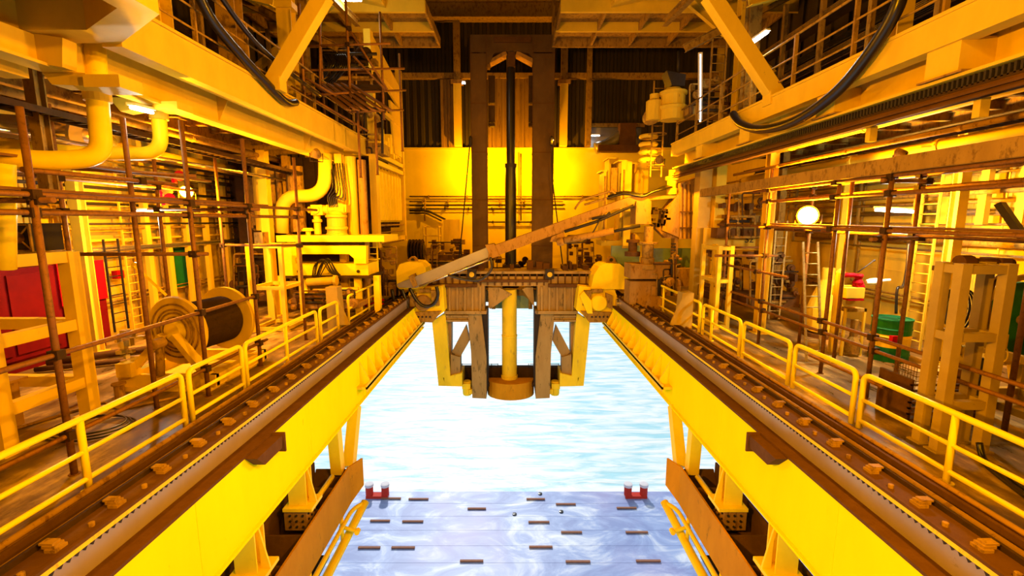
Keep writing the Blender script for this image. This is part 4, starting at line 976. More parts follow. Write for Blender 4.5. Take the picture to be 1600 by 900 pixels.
scaffold('rusty tube scaffold standing along the left deck behind the handrail',
  [(xl,6.75,0,5.6),(xl,10.0,0,6.1),(xl,12.2,0,6.1),(-7.6,9.3,0,6.0),(xo,9.9,0,6.4),(xo,12.6,0,6.2),(-9.0,7.6,3.3,5.6),(xo,15.2,0,6.2),(xl,15.0,0,6.0)],
  [((xl,1,4.38),(xl,16.5,4.38)),((xl-.05,3,4.12),(xl-.05,15.5,4.12)),((xl,1,1.97),(xl,12.6,1.97)),((xl+.0,5.2,.66),(xl,12.6,.66)),((xo,3,4.2),(xo,17,4.2)),((xo,4,4.9),(xo,14,4.9)),
   ((xl+.3,10.0,3.28),(xo-.3,9.9,3.28)),((xl+.3,12.2,4.3),(xo-.3,12.6,4.3)),((xl+.3,6.75,4.3),(xo-.4,7.2,4.3)),((-7.2,6.9,4.75),(-7.5,10.4,4.8)),((xo+.3,9.9,5.1),(xl-.2,10.6,5.0)),((xl,15.0,3.2),(xo,15.2,3.2))],
  [((-7.2,2.5,4.46),(-7.2,12.8,4.46),.22),((-7.46,3.5,4.46),(-7.46,14,4.46),.22),((-7.72,3.5,4.46),(-7.72,14,4.46),.22),((-7.98,5.5,4.46),(-7.98,15,4.46),.22),((-9.3,5,5.2),(-7.8,12,5.0),.22)],'pole','rusty scaffold board on the left scaffold, %s')
xr = 8.1; xq = 9.5
scaffold('tube scaffold standing along the right deck behind the handrail',
  [(xr,9.9,0,5.3),(xr+.1,11.6,0,5.0),(9.1,12.4,0,5.1),(xr,14.5,0,5.6),(8.6,6.9,3.4,6.1),(xq,10.8,0,5.4),(xq,14.6,0,5.4),(xr,17.2,0,5.2),(9.2,8.0,0,5.1)],
  [((xr,5.5,1.42),(xr,19,1.42)),((xr+.05,5.5,1.12),(xr+.05,19,1.12)),((xr,4,3.74),(xr,18,3.85)),((xq,5,3.6),(xq,17,3.7)),((xr,4,4.55),(xr,15,4.6)),((xq,4,4.75),(xq,16,4.75)),((xq,4,5.05),(xq,16,5.05)),((xr,6,4.95),(xr,15.5,4.95)),
   ((xr-.3,9.9,3.6),(xq+.3,10.8,3.6)),((xr-.3,14.5,3.8),(xq+.3,14.6,3.8)),((xr-.2,9.9,4.85),(xq+.3,10.8,4.9)),((7.7,9.0,.6),(7.6,11.2,.62)),((7.9,17.2,2.4),(7.9,12.9,2.4)),((xr,17.2,3.0),(xr+2,17.4,3.0)),((xr-1.6,14.5,2.9),(xr+.4,14.5,2.9))],
  [((8.35,6.5,3.82),(8.35,15,3.9),.22),((8.62,6.5,3.82),(8.62,15,3.9),.22),((8.9,7.5,3.82),(8.9,15.5,3.9),.22)],'pole','red-brown scaffold board on the right scaffold, %s')
# upper scaffold, left
pz = [W(x,y,17.5) for x,y in ((482,150),(560,150),(545,200),(462,130))]
t = scaffold('hanging rusty tube scaffold at the end of the left upper platform',
  [(W(543,60,17).x,17,8.0,12.6),(W(500,60,18).x,18,7.6,12.6),(W(470,60,16).x,16,7.6,11),(W(595,60,19).x,19,8.0,12),(W(560,200,17.5).x,17.5,5.6,8.0),(W(587,200,18.5).x,18.5,5.8,8.0),(W(625,120,20.5).x,20.5,7,11)],
  [(W(478,72,17),W(610,68,17)),(W(475,110,17),W(632,107,19)),(W(480,147,16.5),W(634,141,20)),(W(545,175,17.5),W(630,172,20)),(W(460,112,16),W(560,170,17)),(W(455,135,16),W(575,205,18)),(W(545,45,17),W(605,140,18)),(W(552,88,17.5),W(602,140,18.5)),(W(480,150,16.6),W(545,145,16.6)),(W(500,20,17),W(500,140,17))],[])
for i in range(6):
    a = W(492+11*i,131-0*i,17.2); c = W(545+13*i,172+0*i,16.2)
    b = MB(); b.bar(a,c,.22,.05); tag(b.build('scaffold_board','wood'),'dark red-brown board of the hanging upper left scaffold, '+['leftmost','second from the left','third from the left','fourth from the left','fifth from the left','rightmost'][i],'board','boards of the hanging scaffold')

# ------------------------------------------------------------------ left manifold: cylinder rack
t = thing('cylinder_rack', 'tall cream rack of upright pressure cylinders at the end of the left platform', 'rack', (-6.3,24,2.9))
XR = -6.25; ya, yb = 21.8, 27.2; zb0 = 2.93
b = MB(); b.box(XR-.3,XR,ya-.25,ya+.2,zb0-.2,12.4); b.build('post','cream',t)
b = MB(); b.box(XR-.3,XR,yb-.15,yb+.15,zb0-.1,12.4); b.build('post','cream',t)
b = MB(); b.box(XR-1.5,XR-1.2,yb-.15,yb+.15,zb0-.1,12.4); b.build('post','cream',t)
for z in (zb0,6.6,7.0,9.2,10.9): b = MB(); b.box(XR-.2,XR,ya,yb,z,z+.22); b.build('rail','cream',t)
b = MB(); b.box(XR-1.5,XR-.1,ya,yb,zb0-.1,zb0); b.build('floor_plate','creamd',t)
b = MB(); b.box(XR-.9,XR-.85,ya+.2,yb-.2,zb0+.1,12); b.build('shade_backing','rustd',t)  # added dark sheet giving the shade between the cylinders
b = MB(); b.prism([(XR-.05,ya,12.4),(XR-.05,ya,11.0),(XR-.05,yb,10.2),(XR-.05,yb,11.4)],(-.1,0,0)); b.prism([(XR-.05,24.8,10.2),(XR-.05,yb,10.2),(XR-.05,yb,7.6),(XR-.05,25.4,7.6)],(-.1,0,0)); b.build('gusset_plate','cream',t)
for k in range(8):
    y = ya+.75+k*.6; b = MB(); b.lathe((XR-.35,y,zb0+1.0),(0,0,1),[(0,.12),(.1,.24),(2.45,.24),(2.6,.1),(2.7,.08)],16); c = b.build('cylinder','yellow',t)
    b = MB(); b.lathe((XR-.35,y,zb0+.7),(0,0,1),[(0,.07),(.1,.1),(.3,.1)],10); b.build('valve','rustd',c)
b = MB(); b.tube([(XR-.1,ya+.4,zb0+.85),(XR-.1,yb-.3,zb0+.85)],.05,8); b.tube([(XR-.1,ya+.4,zb0+.5),(XR-.1,yb-.3,zb0+.5)],.03,8); b.build('header_pipe','creamd',t)
for k in range(10):
    y = ya+.5+k*.5; b = MB(); b.box(XR-.5,XR-.1,y,y+.3,7.3+.1*(k%3),8.0+.25*(k%3)); b.build('valve_block','yellow',t)
# column bottles, left of manifold
for i,(px,w_) in enumerate(((402,.2),(414,.2),(426,.22),(446,.2))):
    c = W(px,350,20.8); b = MB(); b.lathe((c.x,c.y,c.z-.3),(0,0,1),[(0,.15),(.12,.26),(2.6,.26),(2.8,.1),(3.0,.07)],16); b.build
    tag(b.build('gas_bottle','creamd'),'tall pale upright gas bottle left of the wellhead valves, '+['leftmost','second from the left','third from the left','rightmost'][i],'bottle','gas bottles')
b = MB(); b.fr(396,460,352,357,20.4,21.3); b.fr(380,400,250,440,21,22); b.fr(396,460,250,254,21.4,21.6); tag(b.build('bottle_shelf','rustd'),'dark rusty shelf frame carrying the tall gas bottles','shelf')
# manifold skid
t = thing('manifold_skid', 'bright yellow machine skid with slotted beam and deck on the left', 'machine', (W(510,480,19).x,19.5,0))
Y = 19.0
b = MB(); b.fr(432,600,368,378,Y-.1,Y+2.2); b.build('top_plate','yellow',t)
b = MB(); b.fp([(440,384),(572,384),(572,412),(553,412),(553,404),(545,397),(470,397),(460,405),(460,434),(440,434)],Y,Y+.3); b.build('slotted_beam','yellow',t)
b = MB(); b.fr(455,575,412,432,Y+.15,Y+1.5); b.build('lower_body','yellow',t)
b = MB(); b.fr(470,560,378,385,Y+.3,Y+1.8); b.fr(462,556,397,412,Y+1.2,Y+1.5); b.fr(445,580,431,435,Y-.05,Y+1.9); b.build('dark_gap','rustd',t)
for x in (441,478,560,590): b = MB(); a = W(x,480,Y+.2); b.bar((a.x,Y+.3,0),(a.x,Y+.3,W(x,432,Y).z),.25,.25,(0,1,0)); b.build('leg','yellow',t)
b = MB(); b.tube([W(480,441,Y-.2),W(522,438,Y-.2)],.16,12); b.lathe(W(522,438,Y-.2),(1,0,0),[(0,.22),(.12,.22)],14); b.tube([W(490,455,Y-.2),W(560,452,Y-.2)],.10,10); b.build('pump','cream',t)
b = MB()
for k in range(7): b.tube(spline([W(488+2*k,432,Y-.1),W(492+3*k,414-(k%3)*3,Y-.2),W(505+2*k,410-(k%2)*4,Y-.2),W(515+2*k,425,Y-.15),W(526+k,430,Y-.1)]),.025,6)
b.build('hoses','black',t)
for px,py in ((560,424),(467,424)): b = MB(); b.lathe(W(px,py,Y+.14),(0,-1,0),[(0,.07),(.04,.07)],12); b.build('bolt','dark',t)
# wellhead valves on the skid
t = thing('wellhead_valves', 'bright cream valve stack with flanges standing on the yellow skid', 'valve', W(520,368,19.6))
Y = 19.6
c = W(527,368,Y); b = MB(); b.lathe(c,(0,0,1),[(0,.44),(.08,.44),(.1,.40),(.25,.40),(.27,.46),(.36,.46),(.38,.38),(.75,.38),(.78,.44),(.86,.44),(.9,.30),(1.0,.28)],22); b.build('flange_stack','cream',t)
c = W(497,366,Y); b = MB(); b.lathe(c,(0,0,1),[(0,.14),(.5,.14),(.52,.2),(.62,.2),(.64,.14),(.8,.14),(.82,.22),(.9,.22)],16); b.build('valve_stem','cream',t)
b = MB(); b.fr(486,503,320,336,Y-.2,Y+.3); b.lathe(W(486,328,Y),(-1,0,0),[(0,.14),(.1,.14),(.12,.07),(.2,.05)],10); b.lathe(W(494,328,Y-.2),(0,-1,0),[(0,.16),(.08,.16)],8); b.lathe(W(503,328,Y),(1,0,0),[(0,.16),(.2,.16),(.22,.22),(.3,.22),(.32,.15),(.95,.17),(1.0,.2)],14); b.build('valve_body','cream',t)
c = W(482,368,Y); b = MB(); b.lathe(c,(0,0,1),[(0,.10),(.18,.10),(.2,.26),(.26,.26),(.28,.2),(.32,.2)],16); b.build('hand_wheel','yellow',t)
b = MB(); b.fp([(515,322),(528,318),(541,320),(541,332),(515,332)],Y-.1,Y+.4); b.build('actuator','cream',t)
b = MB(); b.tube(fillet([W(440,364,Y),W(440,306,Y),W(508,306,Y),W(508,240,Y)],.9,7),.27,16); tag(b.build('riser_pipe','cream'),'S-bent cream pipe left of the wellhead valves','pipe')
b = MB()
for k in range(6): b.tube(spline([W(515+4*k,255,Y),W(520+4*k,290+4*k,Y-.1),W(512+3*k,310,Y-.1),W(520+2*k,335,Y-.1)]),.025,6)
tag(b.build('hanging_cables','black'),'loose black cables hanging above the wellhead valves','cables')
for px,w_,y0,y1,lb,m in ((553,8,245,368,'cream square post right of the wellhead valves','cream'),(467,11,260,362,'pale vessel behind the S-bent pipe','creamd'),(409,7,245,360,'slim pale pipe left of the gas bottles','cream'),(575,6,250,470,'slim rusty upright pipe by the cylinder rack','rustl')):
    a = W(px,y1,20.3); c = W(px,y0,20.3); b = MB()
    b.lathe(a,(0,0,1),[(0,w_/33),(c.z-a.z,w_/33)],14); tag(b.build('standpipe',m),lb,'pipe')
# back deck clutter
def clutter(name, label, cat, x0, x1, y0, y1, Y, n, m, seed, dep=1.2, mn=3, mx=12):
    r = random.Random(seed); t = thing(name, label, cat, W((x0+x1)/2,y1,Y))
    b = MB(); b.fr(x0,x1,y1-(y1-y0)*.22,y1,Y,Y+dep); b.build('base',m,t)
    for k in range(n):
        b = MB()
        w_ = r.uniform(mn,mx); h = r.uniform(mn,mx); x = r.uniform(x0,x1-w_); y = r.uniform(y0,y1-h); a = r.uniform(0,dep*.6)
        if k % 3: b.fr(x,x+w_,y,y+h,Y+a,Y+a+.4); b.build('casing',m if k%4 else 'creamd',t)
        else: b.lathe(W(x+w_/2,y+h/2,Y+a),(0,-1,0),[(0,h*.012),(.12,h*.018),(.2,h*.018),(.22,h*.01),(.3,h*.01)],14); b.build('flange',m,t)
    for k in range(n//2):
        b = MB()
        xa = r.uniform(x0,x1); xb = r.uniform(x0,x1); yy = r.uniform(y0,y1); b.tube(fillet([W(xa,y1,Y-.05),W(xa,yy,Y-.05),W(xb,yy,Y-.05)],.1,3),r.choice((.025,.035,.06)),8)
        b.build('pipe',r.choice(('dark','creamd','rust')),t)
t = thing('hose_reel','dark hose reel with ribbed drum on the far deck left of the tower','reel',W(650,412,29.5))
c = W(651,392,29.5); b = MB()
for k in range(5): b.lathe((c.x-.45+.2*k,c.y,c.z),(1,0,0),[(0,.75),(.08,.75)],20)
b.build('flanges','rustd',t); b = MB(); b.lathe((c.x-.5,c.y,c.z),(1,0,0),[(0,.5),(1.0,.5)],16); b.build('drum','black',t)
b = MB(); b.bar((c.x-.5,c.y,0),(c.x,c.y,c.z),.12,.12); b.bar((c.x+.5,c.y,0),(c.x,c.y,c.z),.12,.12); b.build('stand','rust',t)
frame_rack('steel_frame','small cream pipe frame on the far deck left of the tower','frame',(W(662,400,30).x,W(686,400,30).x),(30,31),(1,2,3,3.6),3.7,.07,'cream')
b = MB(); b.fr(694,718,343,395,31.5,32.2); tag(b.build('cabinet','cream'),'cream cabinet against the far wall left of the tower','cabinet')
clutter('pump_unit','dark machinery with pipes on the far deck left of the tower','machine',664,736,372,428,28.6,26,'rust',21)
clutter('pump_unit','dark machinery behind the right lifting eye','machine',885,950,368,428,28.6,26,'rust',22)
clutter('pump_unit','rusty machinery between the tower columns','machine',766,832,398,430,29.0,12,'rustd',23)

b = MB(); b.fr(372,585,246,440,22.6,22.8)  # added dark sheet standing for the shaded gaps behind the manifold
for x in range(380,580,18): b.fr(x,x+2,246,440,22.5,22.6)
tag(b.build('backdrop','rustd'),'added dark ribbed bulkhead behind the gas bottles and wellhead valves','backdrop')

# ================================================================== RIGHT DECK
def cabinet(x0,x1,y0,y1,Y,label,m='cream',slots=(),dep=1.2,grp='cream cabinets'):
    t = thing('equipment_cabinet', label, 'cabinet', W((x0+x1)/2,y1,Y), grp)
    b = MB(); b.fr(x0,x1,y0,y1,Y,Y+dep); b.build('body',m,t)
    b = MB(); b.fr(x0-.5,x1+.5,y0-2,y0,Y-.08,Y+dep+.05); b.build('top',m,t)
    for a in slots: b = MB(); b.fr(*a,Y-.05,Y+.0); b.build('door_panel','creamd',t)
    return t
cabinet(940,950,268,382,24,'narrow cream cabinet, leftmost of the group right of the tower',slots=((942,948,275,370),))
cabinet(950,966,248,310,25,'tall pale cabinet behind, with slanted top, right of the tower',slots=((954,964,256,300),))
cabinet(967,988,252,384,23.6,'tall bright cream cabinet in the middle of the group right of the tower',slots=((971,977,265,370),(954,965,262,300)))
cabinet(989,1014,256,330,24.4,'cream cabinet with two round tanks inside, rightmost right of the tower')
for px in (997,):
    c = W(px,318,24.2); b = MB(); b.lathe(c,(0,0,1),[(0,.2),(.1,.24),(1.5,.24),(1.7,.12)],16); tag(b.build('accumulator','cream'),'upright cream tank in front of the rightmost cabinet','tank')
b = MB(); b.fr(973,986,330,388,22.9,23.1); tag(b.build('sign_plate','cream'),'pale narrow plate hanging below the boom by the cabinets','plate')
b = MB(); b.fr(940,1016,376,384,23.4,25); b.fr(990,1014,364,376,23.5,24.5); tag(b.build('ledge_beam','cream'),'pale ledge under the group of cream cabinets','beam')
# winding pipes at the platform end
b = MB(); c = W(1012,250,22)
for k in range(4): b.tube([(c.x+math.cos(a)*.35,c.y+math.sin(a)*.35,c.z+.35*k) for a in [j*PI/8 for j in range(16)]],.1,8,True)
tag(b.build('pipe_coil','cream'),'cream spiral of thick hose at the end of the right platform','coil')
# capstan / flanged pedestal under boom
t = thing('flanged_pedestal','rusty cream flanged pedestal standing below the crane head','pedestal',W(1011,432,20.5))
c = W(1011,420,20.5); b = MB(); b.lathe(c,(0,0,1),[(0,.42),(.2,.42),(.22,.3),(.5,.3),(.52,.25),(1.1,.25),(1.12,.42),(1.2,.42),(1.22,.2),(1.9,.2)],20); b.build('column','creamd',t)
b = MB(); b.fr(985,1046,413,436,20.2,21.4); b.build('base','rustl',t)
b = MB(); b.box(c.x-.8,c.x+.8,20.3,21.3,0,1.3); b.build('plinth','rustl',t)
b = MB(); c = W(988,400,21); b.lathe(c,(0,0,1),[(0,.35),(.2,.35),(.22,.2),(.6,.2),(.62,.3),(.75,.3),(.77,.1),(1,.1)],16); tag(b.build('valve','rust'),'rusty valve left of the flanged pedestal','valve')
# pale plates behind the crane with letters
t = thing('wall_plate','pale plate marked S2 behind the right scaffold','plate',W(1150,390,19.5))
b = MB(); b.fr(1100,1182,356,390,19.6,19.75); b.build('plate','creamw',t)
cu = bpy.data.curves.new('lettering','FONT'); cu.body = 'S2'; cu.size = .42; cu.extrude = .006
o = bpy.data.objects.new('lettering',cu); C.objects.link(o); cu.materials.append(M['dark']); o.rotation_euler = (PI/2,0,0)
p = W(1163,379,19.59); bpy.context.view_layer.update(); me = bpy.data.meshes.new_from_object(o.evaluated_get(bpy.context.evaluated_depsgraph_get()))
bpy.data.objects.remove(o); o = bpy.data.objects.new('lettering',me); C.objects.link(o); o.rotation_euler = (PI/2,0,0); o.parent = t; o.location = p-WL[t.name]
b = MB(); b.fr(1022,1082,388,418,22,22.2); tag(b.build('wall_plate','greenl'),'pale grey-green plate behind the crane pedestal','plate','pale plates')
b = MB(); b.fr(955,1000,384,420,23.2,23.4); tag(b.build('wall_plate','greenl'),'pale grey-green plate under the cream cabinets','plate','pale plates')
clutter('pump_unit','rusty machinery at the foot of the crane','machine',1018,1064,395,462,20.2,26,'rustl',31)
clutter('pump_unit','rusty machinery right of the crane column','machine',1108,1160,388,468,18.5,28,'rust',32)
clutter('pump_unit','dense dark machinery left of the bright lamp','machine',1165,1250,392,480,17.2,34,'rust',33)
clutter('pump_unit','dark gear behind the right scaffold at head height','machine',1120,1190,300,372,19,20,'rust',34)
clutter('pump_unit','rusty gear behind the left scaffold right of the green panel','machine',365,430,385,470,20.6,24,'rust',35)
clutter('pump_unit','jumble of rusty fittings beside the left end truck','machine',575,622,385,462,22.5,26,'rustl',36)
clutter('pump_unit','rusty fittings on the left deck under the yellow skid','machine',455,560,450,482,17.8,22,'rustl',37)
frame_rack('steel_frame','cream two-post stand on the right deck beside the crane','frame',(W(1112,470,17).x,W(1130,470,17).x),(16.6,18),(.1,1.8,3.0),3.1,.14,'cream')
# vessel
t = thing('pressure_vessel','bulky cream vessel standing behind the thin ladder','tank',W(1290,485,15.5))
c = W(1288,487,15.6); b = MB(); b.lathe((c.x,c.y,.1),(0,0,1),[(0,.3),(.1,.5),(.9,.55),(1.5,.35),(1.9,.2),(2.3,.2)],20); b.build('shell','cream',t)
b = MB(); b.lathe((c.x,c.y,0),(0,0,1),[(0,.6),(.12,.6)],16); b.build('plinth','rust',t)
# hydrant and stand
t = thing('red_valve','red fire valve with lever and white outlet on a steel stand','valve',W(1335,500,13.2))
Y = 13.2
b = MB(); b.tube(fillet([W(1318,430,Y),W(1340,430,Y),W(1341,452,Y)],.15),.07,10); b.lathe(W(1341,436,Y),(0,0,1),[(-.2,.12),(-.1,.14),(0,.09),(.1,.13),(.15,.1)],12); b.lathe(W(1336,448,Y),(1,0,0),[(0,.12),(.2,.12)],12); b.build('valve_body','red',t)
b = MB(); b.tube([W(1341,425,Y),W(1364,408,Y)],.02,6); b.lathe(W(1364,408,Y),(1,0,.5),[(0,.03),(.06,.03)],8); b.build('lever','dark',t)
b = MB(); b.lathe(W(1353,441,Y),(1,0,.1),[(0,.06),(.15,.1),(.3,.1),(.35,.04),(.7,.04)],10); b.build('outlet','white',t)
b = MB(); b.fr(1322,1352,450,466,Y-.2,Y+.4); b.build('tray','cream',t)
b = MB(); b.fr(1326,1350,467,470,Y-.2,Y+.3); b.build('red_strip','red',t)
for x in (1322,1352): b = MB(); a = W(x,480,Y); b.bar((a.x,Y,0),(a.x,Y,W(x,482,Y).z),.06,.06,(0,1,0)); b.build('stand_leg','cream',t)
b = MB(); a = W(1336,500,Y); b.box(a.x-.3,a.x+.3,Y-.03,Y+.3,W(x,484,Y).z-.06,W(x,482,Y).z); b.lathe((a.x,Y,.1),(0,0,1),[(0,.2),(.3,.2),(.5,.1),(1,.1)],12); b.build('stand_top','creamd',t)
b = MB(); a = W(1313,430,Y+.1); b.lathe((a.x,Y+.1,0.1),(0,0,1),[(0,.12),(2.4,.12),(2.5,.05)],12); tag(b.build('gas_bottle','cream'),'slim cream bottle beside the red fire valve','bottle')
# oil drum
t = thing('oil_drum','green oil drum with a cream middle band on the right deck','drum',W(1388,548,12.9))
Y = 12.9; c = W(1388,550,Y); R = .47
def dseg(z0,z1,m,nm,rib=()):
    b = MB(); pr = [(0,R)]
    for z in rib: pr += [(z-.03,R),(z,R+.02),(z+.03,R)]
    pr += [(z1-z0,R)]; b.lathe((c.x,c.y,z0),(0,0,1),pr,28); o = b.build(nm,m,t); return o
dseg(0,.42,'green','lower_body',(.2,)); d_ = dseg(.42,.78,'cream','middle_band',(.3,)); dseg(.78,1.2,'green','upper_body',(.16,))
b = MB(); b.lathe((c.x,c.y,1.2),(0,0,1),[(-.01,R+.02),(.03,R+.02),(.03,R-.03),(0,R-.03)],28); b.lathe((c.x+.2,c.y,1.2),(0,0,1),[(0,.05),(.03,.05)],8); b.build('rim','green',t)
b = MB(); b.box(c.x-.33,c.x-.15,c.y-R-.01,c.y-R+.12,.6,.8); b.build('label','red',t)
# near right frame
frame_rack('steel_frame','tall cream open steel frame on the right deck near the handrail','frame',(7.5,8.25),(7.5,7.85),(.85,2.05,3.2),3.3,.16,'tan')
frame_rack('steel_frame','lower cream stand at the right edge of the picture','frame',(9.9,11.2),(7.6,9.6),(.3,1.35),1.6,.16,'tan')
b = MB(); b.tube([W(1500,411,8),W(1580,412,8)],.09,10); b.lathe(W(1498,411,8),(1,0,0),[(0,.14),(.2,.14)],12); b.fr(1565,1583,404,418,7.9,8.3); b.fr(1488,1505,418,426,7.9,8.3)
tag(b.build('roller_assembly','rust'),'rusty roller on top of the tall cream frame','roller')
# round cream reel at edge with green disc
t = thing('cable_reel','large round reel with dark green disc at the right edge','reel',(11.6,9.6,0))
c = W(1598,500,9.4); b = MB(); b.tube([(c.x+math.cos(a)*.92,c.y,c.z+math.sin(a)*.92) for a in [j*PI/18 for j in range(36)]],.07,8,True); b.build('rim','cream',t)
b = MB(); b.lathe((c.x,c.y+.3,c.z),(0,-1,0),[(0,.8),(.25,.8)],28); d_ = b.build('disc','green',t)
b = MB(); b.lathe((c.x,c.y+.04,c.z),(0,-1,0),[(0,.1),(.06,.1)],12); b.build('hub','rustl',d_)
b = MB(); b.bar((c.x-.5,c.y+.3,0),(c.x,c.y+.3,c.z),.12,.12); b.bar((c.x+.5,c.y+.3,0),(c.x,c.y+.3,c.z),.12,.12); b.build('stand','cream',t)
b = MB()
for k in range(5): b.tube(spline([W(1560-2*k,430+2*k,9.1),W(1548-2*k,460,9.1),W(1546-1.5*k,500,9.1),W(1550-2*k,525,9.1)]),.028,6)
tag(b.build('cable_bundle','creamd'),'pale bundle of cables curving beside the round reel','cables')
# cable coil
t = thing('cable_coil','black cable coil hanging with plug on the right frame','cable',W(1488,455,8.7)); b = MB()
for k in range(5):
    ct = W(1489+k,481+k,8.75); b.tube([(ct.x+math.cos(a)*(.20+.02*k),8.75-.03*k,ct.z+math.sin(a)*(.36+.02*k)) for a in [j*PI/12 for j in range(24)]],.018,6,True)
b.build('coil','black',t); b = MB(); b.fr(1478,1494,452,466,8.5,8.7); b.build('plug','black',t)
# junction boxes
t = thing('junction_box','cream junction box with hanging wires at the right frame','box',W(1560,545,8.2)); b = MB(); b.fr(1547,1577,523,545,8.2,8.5); b.build('box','cream',t)
b = MB(); rr = random.Random(9)
for k in range(7): x = 1549+4*k; b.tube(spline([W(x,545,8.2),W(x+rr.uniform(-4,4),556,8.1),W(x-5+rr.uniform(-6,6),566,8.15),W(1538,580,8.2)]),.012,5)
b.build('wires','cream',t)
b = MB(); b.tube(spline([W(1536,560,8.1),W(1532,600,8),W(1530,650,7.9),W(1524,690,7.7)]),.05,8); tag(b.build('cable_bundle','black'),'thick dark cable bundle running down the right frame post','cables')
t = thing('valve','cream valve assembly on the middle rail of the right frame','valve',W(1505,556,8.4)); b = MB(); b.lathe(W(1492,546,8.4),(1,0,-.15),[(0,.12),(.05,.12),(.07,.07),(.2,.09),(.22,.13),(.3,.13),(.32,.08),(.4,.08)],12); b.build('body','cream',t)
b = MB(); b.fr(1503,1518,543,558,8.3,8.5); b.build('bracket','cream',t)
# rusty mesh basket + crate
t = thing('mesh_basket','rusty wire mesh basket on the right deck beside the tall frame','basket',W(1430,640,9.4)); b = MB(); a = W(1425,640,9.2)
for k in range(9):
    b.tube([(a.x+.07*k,9.2,0),(a.x+.07*k,9.2,1.0)],.007,4); b.tube([(a.x,9.2+.07*k,0),(a.x,9.2+.07*k,1.0)],.007,4)
for k in range(10): b.tube([(a.x,9.2,.1*k+.05),(a.x+.56,9.2,.1*k+.05)],.007,4); b.tube([(a.x,9.2,.1*k+.05),(a.x,9.8,.1*k+.05)],.007,4)
b.build('mesh','rust',t); b = MB(); b.box(a.x,a.x+.6,9.2,9.8,0,.05); b.build('base','rust',t)
b = MB(); a = W(1470,670,8.2)
for k in range(7): b.box(a.x-.3,a.x+1.3,8.6,8.64,.12*k+.05,.12*k+.09)
b.box(a.x-.3,a.x-.25,8.6,9.4,0,.9); b.box(a.x+1.25,a.x+1.3,8.6,9.4,0,.9); b.box(a.x-.3,a.x+1.3,8.6,9.4,0,.05)
tag(b.build('slatted_crate','rust'),'rusty slatted crate under the right frame','crate')
b = MB(); b.bar(W(1562,318,10),W(1600,372,9.6),.28,.12); tag(b.build('diagonal_plate','dark'),'dark perforated diagonal plate at the right edge','plate')
# loose wire on wall and cable
b = MB(); b.tube(spline([W(1420,380,13.5),W(1417,420,13.4),W(1411,447,13.4),W(1402,452,13.3),W(1400,490,13.3)]),.04,8); tag(b.build('hanging_cable','black'),'black cable hanging on the right wall beside the ladder','cable')
b = MB(); b.tube(spline([(6.9,2.5,.03),(7.2,4.6,.03),(7.4,5.7,.03),(7.8,6.9,.03),(7.9,7.2,.3)]),.05,8); b.tube(spline([(7.05,2.5,.03),(7.35,4.6,.03),(7.5,5.7,.03),(7.95,6.9,.03)]),.04,8); tag(b.build('deck_cable','black'),'black cables lying on the near right deck','cable')
# tank / pale round vessel behind the railing
t = thing('water_tank','stacked cream cylindrical tank behind the end of the right railing','tank',W(1050,180,20)); c = W(1050,188,20.4); b = MB()
b.lathe(c,(0,0,1),[(0,.5),(.4,.52),(.45,.6),(.55,.6),(.6,.5),(1.0,.5),(1.05,.58),(1.15,.58),(1.2,.4),(1.3,.3)],20); b.build('shell','cream',t)
b = MB(); c = W(1022,170,20.6); b.lathe(c,(0,0,1),[(-.5,.35),(.3,.35),(.4,.2),(.6,.2)],14); b.build('side_tank','cream',t)
b = MB(); c = W(1014,185,21); b.lathe(c,(0,-1,0),[(0,.3),(.4,.35),(.5,.1)],14); b.build('end_cap','creamd',t)
b = MB(); c = W(1055,120,20); b.prism([W(1042,110,20),W(1072,116,20),W(1070,134,20),W(1050,133,20)],(0,.7,0)); b.tube([W(1060,80,20.3),W(1060,115,20.3)],.06,8); tag(b.build('unlit_floodlight','dark'),'dark unlit box floodlight hanging behind the right railing','lamp')
# machinery behind railings
clutter('deck_machine','pipework behind the right railing near the tank','machine',1075,1180,120,178,19.5,30,'creamd',41)
def wall_boxes(s, label, seed):
    r = random.Random(seed); t = thing('cable_rack', label, 'rack', (s*12.5,10,7.3))
    for z in (7.7,8.0,8.3,8.7,9.1,9.6,10.1,10.6):
        b = MB(); X = r.uniform(10.5,12.5)
        b.bar((s*X,2,z),(s*X,21,z),.5,.05); b.build('shelf',r.choice(('rustd','rust','dark')),t)
        b = MB()
        for k in range(4): b.tube([(s*(X-.26),2,z+.06+.05*k),(s*(X-.26),21,z+.06+.05*k)],.02,5)
        b.build('cables',r.choice(('black','creamd','rust')),t)
    for k in range(9): b = MB(); y = 3+2.2*k; b.bar((s*10.3,y,7.3),(s*10.3,y,12),.14,.14,(0,1,0)); b.build('post','creamd',t)
wall_boxes(1,'rack of cable trays stacked behind the right upper railing',5)
wall_boxes(-1,'rack of cable trays stacked behind the left upper railing',6)
for i,(px,Y,wd,m) in enumerate(((452,17,.5,'cream'),(475,19,.4,'creamd'),(365,13,.5,'creamd'),(1160,18.5,.5,'cream'),(1172,16,.4,'creamd'),(1400,11.5,.35,'cream'),(250,10.5,.5,'cream'))):
    p = W(px,100,Y); b = MB(); b.ibeam((p.x,Y,7.3),(p.x,Y,12.5 if i not in (5,) else 11),wd,wd*.8,.03,(0,1,0)); b.box(p.x-wd*.7,p.x+wd*.7,Y-.3,Y+.3,11.2,11.4)
    tag(b.build('upper_column',m),'upright column on the upper platform '+['left, at the foot of the diagonal brace','left, second behind the diagonal brace','left, behind the thick black hose','right, behind the ladder','right, just behind the diagonal brace','right, behind the big drooping hose','left, beside the octagonal frame'][i],'column','upper columns')
